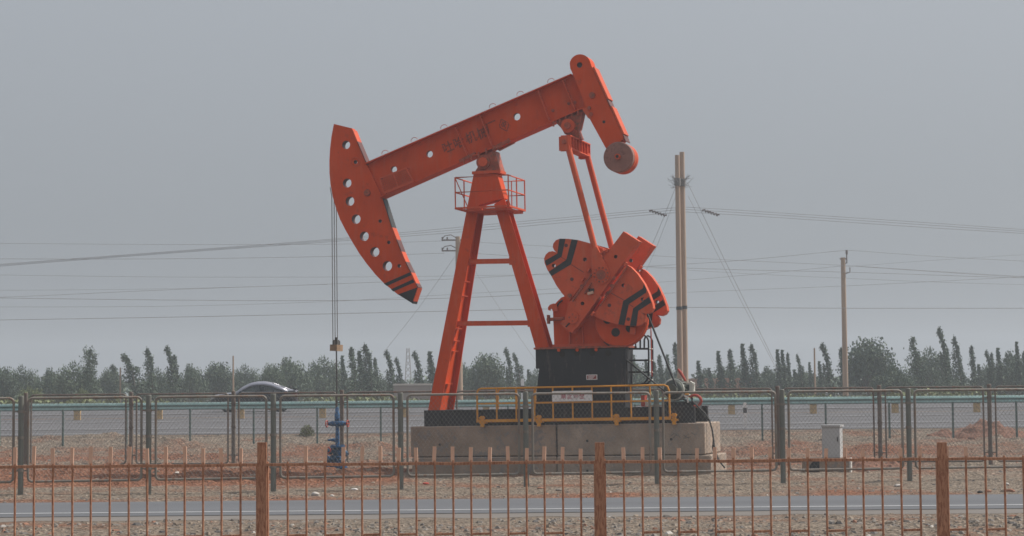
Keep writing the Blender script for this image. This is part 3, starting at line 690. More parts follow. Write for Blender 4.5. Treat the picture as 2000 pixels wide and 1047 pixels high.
# ---- cranks with counterweights
Z8 = (1060, 440, 0.2388)
CN = -.86; CK = CN - .17
crk = Z(Z8, [(660, 50), (787, 131), (285, 832), (262, 850), (240, 882), (215, 868), (190, 845), (165, 828), (145, 805), (160, 780), (178, 772), (212, 640)])
w1 = Z(Z8, [(545, 212), (490, 188), (390, 148), (290, 121), (210, 111), (145, 109), (108, 122), (86, 150), (82, 180), (95, 207), (118, 228), (80, 212), (50, 217), (24, 240), (11, 272), (15, 310), (38, 365), (70, 415), (110, 490), (160, 560), (215, 622)])
w2 = Z(Z8, [(690, 325), (720, 342), (775, 398), (830, 478), (870, 565), (897, 640), (903, 680), (885, 710), (850, 724), (815, 718), (787, 703), (820, 725), (836, 752), (830, 790), (805, 815), (770, 825), (700, 822), (620, 812), (540, 792), (470, 768), (412, 738)])
s1 = [Z(Z8, p) for p in ([(137, 110), (187, 111), (155, 258), (32, 333), (17, 290), (120, 232)], [(236, 115), (288, 122), (232, 320), (72, 416), (50, 380), (193, 283)])]
s2 = [Z(Z8, p) for p in ([(828, 478), (850, 525), (845, 552), (705, 645), (668, 818), (618, 811), (658, 620), (820, 515)], [(868, 585), (888, 632), (782, 700), (766, 824), (713, 822), (740, 680)])]
h1 = Z(Z8, [(90, 330), (192, 165), (345, 280), (238, 442)]); h2 = Z(Z8, [(660, 492), (545, 655), (818, 606), (700, 768)])
hc = Z(Z8, [(597, 257), (325, 640)])
for s in (0, 1):
    dv = 1.72 * s
    mb = MB(); mb.prism(LP(crk, CK), CK + dv, CN + .2 + dv, 'orange2', [lhole(a, b_, CK, 3.6) for a, b_ in hc], holemat='darkred')
    # raised rails, slot and boss on the crank's outer face
    for a, b_ in (((500, 265), (245, 620)), ((700, 330), (470, 660)), ((400, 470), (345, 560)), ((560, 520), (500, 610))):
        qa, qb = [L3(*q, CK) + Vector((0, dv - .025, 0)) for q in Z(Z8, [a, b_])]; mb.bar(qa, qb, .035, .06, 'grime')  # dark tone outlines the crank, painting in shade at its edges
    bs = L3(*Z(Z8, [(247, 755)])[0], CK) + Vector((0, dv, 0)); mb.tube([bs, bs - Vector((0, .05, 0))], .17, 'orange2', 12)
    for k in range(4):
        q = bs + Vector((math.cos(k * 1.57) * .09, -.05, math.sin(k * 1.57) * .09)); mb.tube([q, q - Vector((0, .02, 0))], .02, 'grime', 6)
    for p in ((395, 555),):
        q = L3(*Z(Z8, [p])[0], CK) + Vector((0, dv - .04, 0)); mb.box(q, (.16, .10, .07), 'brownlit', Matrix.Rotation(R(-12), 3, 'Y')); mb.box(q + Vector((.02, .0, .08)), (.14, .05, .08), 'hole')  # pale lit spot at the slot, its brightness put into the colour
    for p in ((205, 815),):
        q = L3(*Z(Z8, [p])[0], CK) + Vector((0, dv - .003, 0)); mb.box(q, (.15, .01, .04), 'hole', Matrix.Rotation(R(-45), 3, 'Y'))
    ck = mb.build('crank', pj, smooth=25)
    for outl, strs, hs, bolts in ((w1, s1, h1, ((325, 500), (222, 575))), (w2, s2, h2, ((580, 430), (465, 594), (570, 497)))):
        mb = MB(); wv = CN - .10 + dv; mb.prism(LP(outl, CN - .1), wv, wv + .26, 'orange2', [lhole(a, b_, CN - .1, 3.8) for a, b_ in hs[:1] + hs[2:3]], holemat='darkred')
        for a, b_ in hs[1:2] + hs[3:]: 
            q = L3(a, b_, CN - .1) + Vector((0, dv, 0)); mb.tube([q + Vector((0, .01, 0)), q - Vector((0, .004, 0))], .05, 'darkred', 14)
        # casting seam
        wo = mb.build('counterweight', ck, smooth=25)
        for poly in strs:
            pb2 = MB(); pb2.prism(LP(poly, CN - .1), wv - .005, wv - .001, 'stripe'); pb2.build('hazard_chevron', wo, smooth=0)
        for p in bolts:
            bb = MB(); q = L3(*Z(Z8, [p])[0], CN - .1) + Vector((0, dv, 0)); bb.tube([q, q - Vector((0, .06, 0))], .055, 'grime', 10); bb.build('clamp_bolt', wo)
        sm_ = MB(); ends = ((235, 322), (335, 385)) if outl is w1 else ((560, 555), (665, 612))
        qa, qb = [L3(*q, CN - .1) + Vector((0, dv - .002, 0)) for q in Z(Z8, list(ends))]; sm_.bar(qa, qb, .014, .006, 'darkred'); 
        ends = ((152, 262), (192, 284)) if outl is w1 else ((705, 645), (742, 668))
        qa, qb = [L3(*q, CN - .1) + Vector((0, dv - .002, 0)) for q in Z(Z8, list(ends))]; sm_.bar(qa, qb, .012, .006, 'darkred'); sm_.build('casting_seam', wo)
    lug = MB()
    for p in ((490, 215), (530, 205), (665, 365), (680, 318), (530, 570), (330, 440), (375, 365), (410, 725)):
        q = L3(*Z(Z8, [p])[0], CN - .16) + Vector((0, dv, 0)); lug.box(q, (.11, .13, .055), 'orange2', Matrix.Rotation(R(-55), 3, 'Y'))
    lug.build('adjusting_lug', ck, smooth=0)

# ---- gearbox
GN = -.52
gb = Z(Z8, [(95, 988), (84, 720), (88, 670), (110, 632), (150, 592), (200, 573), (300, 560), (430, 570), (650, 640), (780, 740), (800, 800), (700, 850), (525, 880), (525, 988)])
mb = MB(); mb.prism(LP(gb, GN), GN, .52, 'orange')
a = L(*Z(Z8, [(88, 988)])[0], GN); b_ = L(*Z(Z8, [(660, 992)])[0], GN); mb.box2((a[0], GN - .1, a[1] - .03), (b_[0], .62, a[1] + .04), 'orange2')
for (p, q) in (((218, 800), (222, 985)), ((325, 790), (330, 985))):
    mb.bar(L3(*Z(Z8, [p])[0], GN - .05), L3(*Z(Z8, [q])[0], GN - .05), .035, .1, 'orange2')
gx = mb.build('gearbox', pj, smooth=25)
hk = Z(Z8, [(110, 640), (85, 640), (58, 650), (42, 672), (44, 694), (62, 698), (58, 682), (74, 684), (82, 705), (120, 700)])
mb = MB(); mb.prism(LP(hk, GN - .1), GN - .1, GN - .02, 'orange2'); mb.build('lifting_hook', gx, smooth=0)
mb = MB(); mb.tube([L3(*Z(Z8, [(35, 772)])[0], GN - .1), L3(*Z(Z8, [(175, 762)])[0], GN - .1)], .05, 'grime', 8); q = L3(*Z(Z8, [(48, 770)])[0], GN - .1); mb.box(q, (.05, .16, .24), 'grime'); mb.build('oil_pipe', gx)
mb = MB(); mb.tube([L3(*p, GN - .02) for p in Z(Z8, [(118, 665), (128, 640), (150, 620), (162, 615)])], .025, 'hole', 6); mb.build('cable_hook', gx)
mb = MB(); cs_ = L(1213, 625.5, -.62); SR = 51.5 / SC
mb.tube([(cs_[0], -.72, cs_[1]), (cs_[0], -.70, cs_[1]), (cs_[0], -.46, cs_[1]), (cs_[0], -.44, cs_[1])], [SR - .02, SR, SR, SR - .02], 'orange', 64)
for k in range(5):
    t = R(-112 + 72 * k); q = Vector((cs_[0] + .35 * math.cos(t), -.722, cs_[1] + .35 * math.sin(t))); mb.tube([q + Vector((0, .02, 0)), q - Vector((0, .003, 0))], .118, 'hole', 20)
mb.tube([(cs_[0] + math.cos(t) * (SR - .03), -.724, cs_[1] + math.sin(t) * (SR - .03)) for t in [6.283 * i / 48 for i in range(48)]], .014, 'orange2', 6, close=True)
mb.tube([(cs_[0], -.8, cs_[1]), (cs_[0], -.4, cs_[1])], .12, 'grime', 14)
shv = mb.build('brake_sheave', pj)
mb = MB(); q = L3(1236, 646, -.8); mb.box(q, (.14, .10, .19), 'orange2', Matrix.Rotation(R(8), 3, 'Y')); mb.build('guard_bracket', shv)

# ---- belts, motor
mc = L(1313.6, 761, -.5)
mb = MB(); bv = -.62
b0 = Vector((cs_[0], bv, cs_[1])); b1 = Vector((mc[0], bv, mc[1])); d = (b1 - b0); Lb = d.length; d.normalize(); x = Vector((-d.z, 0, d.x))
for r0, r1, s in ((SR + .01, .15, 1), (SR + .01, .15, -1)):
    ca = (r0 - r1) / Lb; sa = math.sqrt(1 - ca * ca); nn = d * ca + x * s * sa
    mb.bar(b0 + nn * r0, b1 + nn * r1, .10, .035, 'rubber', up=nn)
mb.build('drive_belt', pj)
mo = MB(); mr = .265
prof = [(-.515, .06), (-.50, .20), (-.46, .245), (-.34, mr), (.30, mr), (.42, .24), (.46, .15)]
mo.tube([(mc[0], v, mc[1]) for v, r in prof], [r for v, r in prof], 'motor', 32)
for k in range(20):
    t = 6.283 * k / 20; q = Vector((mc[0] + math.cos(t) * (mr + .012), 0, mc[1] + math.sin(t) * (mr + .012)))
    mo.box(q, (.05, .56, .014), 'motor', Matrix.Rotation(-t, 3, 'Y'))
motor = mo.build('motor', pj)
pb2 = MB(); pb2.tube([(mc[0], -.72, mc[1]), (mc[0], -.52, mc[1])], .15, 'motor', 20); pb2.build('pulley', motor)
fb = MB(); fb.tube([(mc[0] + math.cos(t) * .27, -.36, mc[1] + math.sin(t) * .27) for t in [6.283 * i / 32 for i in range(32)]], .028, 'motorlight', 6, close=True); fb.build('end_bell_rim', motor)
tb = MB(); q = L3(1343, 757, .2); tb.box(q, (.34, .3, .26), 'motorlight'); tb.box(q + Vector((-.25, -.1, .09)), (.2, .2, .04), 'motorlight'); tb.box(q + Vector((-.02, -.152, 0)), (.2, .006, .16), 'motor')
tb.tube([q + Vector((.17, -.1, -.1)), q + Vector((.2, -.1, .1)), q + Vector((.1, -.1, .16))], .022, 'motorlight', 6)
tb.build('terminal_box', motor, smooth=0)
ft = MB(); a = L(1296, 785, -.5); b_ = L(1357, 797, -.5); ft.box2((a[0], -.5, b_[1]), (b_[0], .45, a[1]), 'black'); a2 = L(1303, 797, -.5); b2 = L(1349, 812, -.5); ft.box2((a2[0], -.46, zs2 - .02), (b2[0], .42, a2[1]), 'black'); ft.build('motor_stand', pj, smooth=0)
lv = MB(); lv.tube([L3(1324, 721, -.3), L3(1329, 727, -.3), L3(1339, 744, -.3)], [.03, .045, .03], 'red', 8); lv.build('brake_lever', motor)
hw_ = MB(); c = L3(1357, 783, -.62); hw_.tube([c + Vector((math.cos(t) * .17, 0, math.sin(t) * .15)) for t in [R(-100 + 235 * i / 16) for i in range(17)]], .04, 'red', 8); hw_.build('cable_guard', motor)
pc = MB()
for p, q_, mt in (((1336, 772), (1343, 786), 'white'), ((1340, 770), (1350, 779), 'motorlight'), ((1333, 779), (1341, 789), 'rubber'), ((1345, 772), (1352, 786), 'rubber'), ((1338, 770), (1346, 774), 'yellow')):
    pc.tube([L3(*p, -.6), L3((p[0] + q_[0]) / 2 + 3, (p[1] + q_[1]) / 2 - 2, -.62), L3(*q_, -.58)], .026, mt, 6)
pc.build('wiring', motor)
cb_ = MB()
for k, off in enumerate((0, 6)):
    pts = [(1352, 783), (1365, 796), (1377, 808 + off), (1386, 822), (1391, 840), (1393.5, 858), (1392 + off * .6, 876), (1398 + off * .5, 892), (1410, 907), (1416, 914)]
    cb_.tube([L3(px, py, -.75 + .02 * k) if py < 830 else L3(px, py, -.72 + .02 * k) for px, py in pts], .022, 'rubber', 6)
cb_.build('power_cable', motor)
ms = MB(); a = L(1242, 770, -.6); ms.box(L3(1258, 783, -.55), (.10, .3, .3), 'red'); ms.box(L3(1263, 788, -.6), (.12, .1, .14), 'motorlight'); ms.build('brake_drum', pj, smooth=0)

# ---- ladder on the right of the pedestal
ld = MB()
for v in (-.35, .12):
    ref = -.35
    arc = [(1250.5, 681), (1250.5, 663), (1253, 657), (1258, 655), (1263, 658), (1266.5, 665), (1267, 690), (1267, 730), (1264.5, 741), (1258, 748.5), (1249, 750.5), (1224, 751)]
    ld.tube([Vector((L(px, py, ref)[0], v, L(px, py, ref)[1])) for px, py in arc], .024, 'black', 8)
    for y in (681, 703.5, 726.5): a, b_ = L(1221, y, ref), L(1267, y, ref); ld.tube([(a[0], v, a[1]), (b_[0], v, b_[1])], .022, 'black', 6)
for y in (681, 703.5, 726.5, 742): a = L(1267, y, -.35); ld.tube([(a[0], -.35, a[1]), (a[0], .12, a[1])], .016, 'motorlight', 6)
ld.tube([L3(1241.5, 664, -.35), L3(1241.5, 681, -.35)], .02, 'black', 6)
ldo = ld.build('ladder', pj)
rp = MB(); rp.tube([L3(1263, 643.5, -.1), L3(1271, 640.5, -.1), L3(1271.5, 650, -.1), L3(1273, 735, -.1)], .018, 'red', 6); rp.build('conduit', ldo)

# ---- bridle, carrier bar, polished rod
hu = L(657, 679, 0)
bd = MB(); us = L(650, 392, 0)[0]; uc = L(656, 672, 0)[0]
for v in (-.17, 0, .17):
    
    t_ = [(uc - .02, v, L(656, 672, 0)[1])]
    ups = [(q[0] - .02, v, q[1]) for q in [L(647.3, 366, HN), L(650.5, 384, HN)]]
    bd.tube(ups + t_, .012, 'cable', 6)
bd.build('bridle_cable', pj)
cbm = MB(); c = L3(657, 679.5, 0); cbm.box(c, (.21, .46, .18), 'carrier', Matrix.Rotation(R(3), 3, 'Y')); cbm.box(c + Vector((0, 0, .16)), (.12, .16, .13), 'rod'); cbm.tube([c + Vector((0, 0, .1)), c + Vector((0, 0, .3))], .045, 'rod', 8)
for v in (-.2, .2): cbm.tube([c + Vector((0, v, .08)), c + Vector((0, v, .2))], .035, 'rod', 8)
cbm.build('carrier_bar', pj, smooth=0)
zw = L(660.5, 797, 0)[1]; rd = MB(); rd.tube([(c.x, 0, c.z), (c.x, 0, zw)], .02, 'rod', 8); rd.build('polished_rod', pj)

# ================================================================== yellow railings
def railing(v, pxs, label, brs):
    root = thing('safety_railing', label, 'railing', (PX0, PY0, 0), PROT, 'yellow railings of the pump base')
    zb = L(1120, 819.5, -1.12)[1]; zm = L(1120, 785.5, -1.12)[1]; ztp = L(1120, 755.5, -1.12)[1]
    us = [L(p, 790, -1.12)[0] for p in pxs]; a, b_ = us[0], us[-1]
    mb = MB(); mb.tube([(a, v, zb)] + [(a, v, ztp - .12), (a + .04, v, ztp - .03), (a + .12, v, ztp), (b_ - .14, v, ztp), (b_ - .05, v, ztp - .04), (b_ - .01, v, ztp - .14), (b_, v, zb)], .026, 'yellow', 8); mb.build('top_rail', root)
    mb = MB(); mb.bar((a, v, zm), (b_, v, zm), .045, .03, 'yellow'); mb.build('mid_rail', root)
    mb = MB(); mb.bar((a - .03, v, zb), (b_ + .03, v, zb), .08, .03, 'yellow'); mb.build('toe_rail', root)
    for u in us[1:-1]: mb = MB(); mb.tube([(u, v, zb), (u, v, ztp)], .022, 'yellow', 8); mb.build('baluster', root)
    sgn = 1 if v < 0 else -1
    for p in brs:
        u = L(p, 818, -1.12)[0]; mb = MB(); mb.box((u, v - .02 * sgn, zb - .02), (.10, .05, .30), 'yellow'); mb.box((u, v + .1 * sgn, zb - .05), (.16, .26, .06), 'yellow'); mb.box((u, v - .05 * sgn, zb + .08), (.16, .05, .05), 'yellow'); mb.build('clamp_bracket', root, smooth=0)
    return root
railing(-1.12, [932, 970, 1008, 1044, 1080, 1118.5, 1156.5, 1194, 1232.5, 1270, 1308], 'long yellow steel railing along the near side of the black pump base', (942.5, 1053, 1204.5, 1317))
railing(1.12, [924, 962, 1000, 1038, 1076, 1114, 1152], 'short yellow steel railing on the far side, seen behind the near railing', (942.5, 1053))
sg = thing('warning_sign', 'dirty white board with red Chinese characters hung on the yellow railing', 'sign', (PX0, PY0, 0), PROT)
a = L(1078.5, 784.5, -1.16); b_ = L(1156.5, 762.5, -1.16)
mb = MB(); mb.box2((a[0], -1.163, a[1]), (b_[0], -1.151, b_[1]), 'white'); mb.build('board', sg)
for ch, px in (('禁', 1100.5), ('止', 1112.5), ('攀', 1124.5), ('登', 1136.5)): letter(ch, px, 774.5, -1.167, .15, 0, 'signred', sg)

# ================================================================== wellhead
wp = PM @ Vector((c.x, 0, 0)); ZW = math.atan(0)
wh = thing('wellhead', 'blue wellhead valve tree with red handwheels beneath the polished rod', 'wellhead', (PX0, PY0, 0), PROT)
def wz(py): return L(660.5, py, 0)[1]
def wu(px): return L(px, 850, 0)[0] 
U = c.x; w = wu(660.5) ; dU = U - w
mb = MB(); mb.tube([(U, 0, wz(848)), (U, 0, wz(822)), (U, 0, wz(820)), (U, 0, wz(808)), (U, 0, wz(806)), (U, 0, wz(799)), (U, 0, wz(795))], [.05, .05, .075, .075, .055, .055, .03], 'blue', 12); mb.build('stuffing_box', wh)
mb = MB(); z = wz(827.5); pts = [(-.27, .045), (-.2, .06), (-.14, .085), (-.08, .07), (0, .10), (.08, .07), (.14, .085), (.2, .06), (.27, .045)]
mb.tube([(U + u, 0, z) for u, r in pts], [r for u, r in pts], 'blue', 12); bp_ = mb.build('blowout_preventer', wh)
for s in (-1, 1):
    hb = MB(); hb.tube([(U + s * .27, 0, z), (U + s * .32, 0, z)], .02, 'red', 6); hb.tube([(U + s * .32, .09 * math.cos(t), z + .09 * math.sin(t)) for t in [6.283 * i / 16 for i in range(16)]], .016, 'red', 6, close=True)
    hb.bar((U + s * .32, -.08, z), (U + s * .32, .08, z), .02, .02, 'red', up=(0, 0, 1)); hb.build('handwheel', wh)
mb = MB(); mb.tube([(U, 0, wz(874)), (U, 0, wz(845))], .06, 'blue', 12); mb.tube([(U, 0, wz(861)), (U - .12, 0, wz(859)), (U - .3, 0, wz(859.5))], [.055, .05, .02], 'blue', 10); mb.build('tubing_spool', wh)
mb = MB()
for zz, r in ((872, .21), (884, .16), (892, .23), (903, .20), (912, .27)): mb.tube([(U, 0, wz(zz) - .03), (U, 0, wz(zz) + .03)], r, 'blue' if zz in (872, 912) else 'bluedark', 18)
mb.tube([(U, 0, wz(919)), (U, 0, wz(874))], .13, 'bluedark', 14)
for zz in (872, 892, 912):
    for k in range(8): t = 6.283 * k / 8 + zz; mb.tube([(U + math.cos(t) * .17, math.sin(t) * .17, wz(zz) - .06), (U + math.cos(t) * .17, math.sin(t) * .17, wz(zz) + .06)], .018, 'bluedark', 6)
mb.build('casing_head', wh)
for (s, zz, ln, vv) in ((-1, 881, .34, -.1), (1, 886, .3, .05), (-1, 897, .3, -.18), (1, 899, .28, -.12), (-1, 907, .36, -.05)):
    vb_ = MB(); z = wz(zz); vb_.tube([(U, vv, z), (U + s * .12, vv, z), (U + s * .15, vv, z), (U + s * .2, vv, z), (U + s * ln, vv - .05, z - .02)], [.05, .05, .1, .1, .05], 'bluedark', 10)
    vb_.tube([(U + s * .17, vv, z), (U + s * .17, vv - .2, z + .03)], .03, 'bluedark', 8); vb_.tube([(U + s * .17 + .08 * math.cos(t), vv - .2, z + .03 + .08 * math.sin(t)) for t in [6.283 * i / 14 for i in range(14)]], .016, 'red' if zz == 881 else 'blue', 6, close=True)
    vb_.build('side_valve', wh)

# ================================================================== mesh fences
def chain_panel(w, h, sp=.078, r=.0023, ang=R(52)):
    mb = MB(); dx = math.cos(ang); dz = math.sin(ang); st = sp / dz * 1.0
    for s in (1, -1):
        k = -int(h / math.tan(ang) / st) - 1
        while k * st < w + h / math.tan(ang):
            x0 = k * st; pts = []
            # line x = x0 + s'*z/tan, clip to 0..w
            t = 1 / math.tan(ang)
            za, zb = 0.0, h
            if s > 0:
                za = max(0, (0 - x0) / t); zb = min(h, (w - x0) / t)
                xa, xb = x0 + za * t, x0 + zb * t
            else:
                x1 = x0 + h * t * 0 ; za = max(0, (x0 - w) / t); zb = min(h, x0 / t); xa, xb = x0 - za * t, x0 - zb * t
            if zb - za > .03: mb.tube([(xa, s * r, za), (xb, s * r, zb)], r, 'wire', 3, cap=False)
            k += 1
    return mb
def rrect(x0, x1, z0, z1, r, n=5):
    pts = []
    for cx, cz, a0 in ((x1 - r, z1 - r, 0), (x0 + r, z1 - r, 90), (x0 + r, z0 + r, 180), (x1 - r, z0 + r, 270)):
        for i in range(n + 1): t = R(a0 + 90 * i / n); pts.append((cx + r * math.cos(t), 0, cz + r * math.sin(t)))
    return pts
def mesh_fence(name, label, posts, z0, z1, ztop, pm, fm, pr, fr, gap):
    base = Vector((posts[0].x, posts[0].y, 0))
    root = thing(name, label, 'fence', base, (0, 0, 0))
    for i, p in enumerate(posts):
        mb = MB(); gz = zg(p.x, p.y); mb.tube([(0, 0, gz - .25), (0, 0, ztop), (0, 0, ztop + .012)], [pr, pr, pr * .8], pm, 14)
        for z in (z0 + .25, (z0 + z1) / 2 + .05, z1 - .3): mb.tube([(0, 0, z - .03), (0, 0, z + .03)], pr + .012, fm, 14)
        mb.build('post', root, loc=p - base)
    for p, q in zip(posts, posts[1:]):
        d = (q - p); w = d.length - 2 * gap; ang = math.atan2(d.y, d.x)
        e = bpy.data.objects.new('fence_panel', None); COL.objects.link(e); e.parent = root; e.location = p - base + d.normalized() * gap; e.rotation_euler = (0, 0, ang)
        mb = MB(); mb.tube(rrect(0, w, z0, z1, .10), fr, fm, 8, close=True)
        for z in (z0 + .25, z1 - .3):
            mb.bar((-gap + pr, 0, z), (0, 0, z), .03, .02, fm); mb.bar((w, 0, z), (w + gap - pr, 0, z), .03, .02, fm)
        mb.build('frame', e)
        cp_ = chain_panel(w - .02, z1 - z0 - .02); o = cp_.build('chain_link', e, smooth=0); o.location = (.01, 0, z0 + .01)
    return root
fp = []
for px, py in ((-208, 969), (40, 966.5), (290, 962.5), (534, 957.5), (783, 952.5), (1028, 951), (1284, 949), (1530, 945.5), (1777, 938.5), (2025, 934)):
    d0 = 2.2 * FPX / (966.5 - 774.7) ; t = (px - 40) / 1737.0
    Y = d0 + (2.2 * FPX / (938.5 - 759.6) - d0) * t
    p = P(px, py, Y); fp.append(Vector((p.x, Y, 0)))
mesh_fence('chain_link_fence', 'grey green chain link fence along the service road in front of the pumpjack', fp, .30, 2.16, 2.20, 'greenpost', 'frame', .062, .030, .16)
bp = []
for px in (50, 256, 456, 668, 882, 1096, 1308, 1521, 1720, 1935, 2145):
    Y = 61.5 + (57.0 - 61.5) * (px - 50) / 1885.0
    p = P(px, 900, Y); bp.append(Vector((p.x, Y, 0)))
mesh_fence('chain_link_fence', 'rusty dark chain link fence standing behind the pumpjack and wellhead', bp, .12, 2.24, 2.30, 'frame_b', 'frame_b', .062, .027, .17)

# ================================================================== brown paling fence in front
BY = 14.0; bz = 1.707
root = thing('paling_fence', 'rusty brown iron paling fence running across the foreground', 'fence', (0, BY, 0))
bpx = [-148, 512, 1172, 1841, 2500]
for px in bpx:
    p = P(px, 950, BY); ztop = P(px, 864, BY).z
    mb = MB(); mb.box2((-.033, -.012, 0), (.033, .012, ztop), 'brown'); mb.box2((-.018, .012, 0), (.042, .05, bz + .02), 'brown'); mb.box2((-.042, -.008, 0), (-.0335, .02, bz + .01), 'brown')
    mb.build('post', root, smooth=0, loc=(p.x, 0, 0))
for a, b_ in zip(bpx, bpx[1:]):
    xa, xb = P(a, 950, BY).x + .034, P(b_, 950, BY).x - .034
    for z, hh_ in ((bz, .03), (.45, .03)):
        mb = MB(); n = 14
        pts = [Vector((xa + (xb - xa) * i / n, .0, z + .006 * noise.noise((xa + i * .9, z, 0)))) for i in range(n + 1)]
        for i in range(n): mb.bar(pts[i], pts[i + 1] , .020, .024, 'brown')
        mb.build('rail', root, smooth=0)
pk = [30, 67, 104, 142, 178, 215, 252, 288, 325, 361, 397, 433, 470, 562, 598.5, 635, 671, 707, 742, 778, 813, 849, 885, 920, 957, 992, 1028, 1063, 1099, 1134, 1218, 1254, 1289, 1324.5, 1361, 1396, 1432, 1468, 1504, 1540, 1577, 1613, 1650, 1685, 1722, 1759, 1796, 1850, 1886, 1924, 1961, 1998]
pk = [-80, -43, -7] + pk + [2035, 2072, 2109]
notip = {562, 1722, 1924, 1961, 1998}
rp_ = random.Random(5); xprev = None
for i, px in enumerate(pk):
    p = P(px, 900, BY); h = P(px, 874 + rp_.uniform(-2.5, 2.5), BY).z; lean = rp_.uniform(-.004, .004)
    mb = MB()
    if px not in notip:
        tw = rp_.uniform(-.5, .2)
        mb.box((lean, -.004, (bz + .012 + h) / 2), (.026, .007, h - bz - .012), 'brownlit', Matrix.Rotation(tw, 3, 'Z') @ Matrix.Rotation(rp_.uniform(-.05, .05), 3, 'Y'))
    mb.tube([(0, -.006, bz + .02), (0, -.006, 1.2), (-lean * 2, -.006, .12)], .0078, 'brown', 8)
    mb.build('paling', root, loc=(p.x, 0, 0))
    if xprev is not None and i % 2 == 1 and p.x - xprev < .2:
        mb = MB(); mb.bar((xprev, 0, 1.213), (p.x, 0, 1.216), .016, .014, 'brown'); mb.build('link_bar', root, smooth=0)
    xprev = p.x

# ================================================================== highway guardrail and wire fence
GY = 97.2; gz0 = zr(97.0)
gr = thing('guardrail', 'teal green steel guardrail along the middle of the highway', 'guardrail', (0, GY, 0))
prof = [(.04, .18), (-.05, .148), (-.085, .07), (.0, .015), (.0, -.015), (-.075, -.05), (-.085, -.12), (-.02, -.16)]
mb = MB(); vs = []; xsn = [-60 + 2 * i for i in range(61)]
for x in xsn:
    zz = 1.65 + .012 * noise.noise((x * .3, 0, 2)); 
    for (y, z) in prof: vs.append((x, y, zz + z))
fs = [(i * 8 + j, i * 8 + 8 + j, i * 8 + 9 + j, i * 8 + 1 + j) for i in range(60) for j in range(7)]
mb.add(vs, fs, 'rail'); ob = mb.build('rail', gr, smooth=60)
mm = ob.modifiers.new('thickness', 'SOLIDIFY'); mm.thickness = .012
step = 159.5 * GY / FPX; x0 = P(150, 810, GY).x
k = -6
while k < 19:
    x = x0 + k * step; mb = MB(); mb.box2((-.16, .05, gz0 - .35), (.16, .19, 1.58), 'railpost'); mb.box2((-.08, -.01, 1.55), (.08, .06, 1.76), 'tealpost')
    mb.build('post', gr, smooth=0, loc=(x, 0, 0)); k += 1
WY = 77.0
wf = thing('wire_fence', 'low barbed wire fence with thin teal posts below the highway', 'fence', (0, WY, 0))
step = 123.8 * WY / FPX; x0 = P(123, 830, WY).x
for k in range(-2, 19):
    x = x0 + k * step
    if k in (1,): pass
    gz = zg(x, WY); mb = MB(); mb.box2((-.035, -.03, gz - .2), (.035, .03, 1.68 + .03 * noise.noise((x, 1, 1))), 'tealpost'); mb.build('post', wf, smooth=0, loc=(x, 0, 0))
for z in (.62, .9, 1.18, 1.46):
    mb = MB(); mb.tube([(x0 + (k - 2) * step / 2, -.035, z - .03 * (k % 2)) for k in range(-2, 41)], .007, 'wire', 4); mb.build('barbed_wire', wf)
def delineator(px, pyt, pyb, Y, label):
    p = P(px, pyb, Y); s = Y / FPX; h = (pyb - pyt) * s
    rt = thing('marker_post', label, 'marker post', (p.x, Y, p.z - .12))
    mb = MB(); w = 3.2 * s
    mb.box2((-w, -w, 0), (w, w, h * .55 + .12), 'white'); mb.box2((-w * 1.02, -w * 1.02, h * .55 + .12), (w * 1.02, w * 1.02, h * .78 + .12), 'black'); mb.box2((-w, -w, h * .78 + .12), (w, w, h + .1), 'white'); mb.box2((-w * .7, -w * .7, h + .1), (w * .7, w * .7, h + .13), 'white')
    mb.build('post_body', rt, smooth=0)
delineator(1455.5, 787, 831, 83.0, 'slim white marker post with a black band at the road edge, beyond the pump motor')
delineator(1021, 741, 800, 103.0, 'white topped marker post on the highway seen between the pump leg and the pedestal')

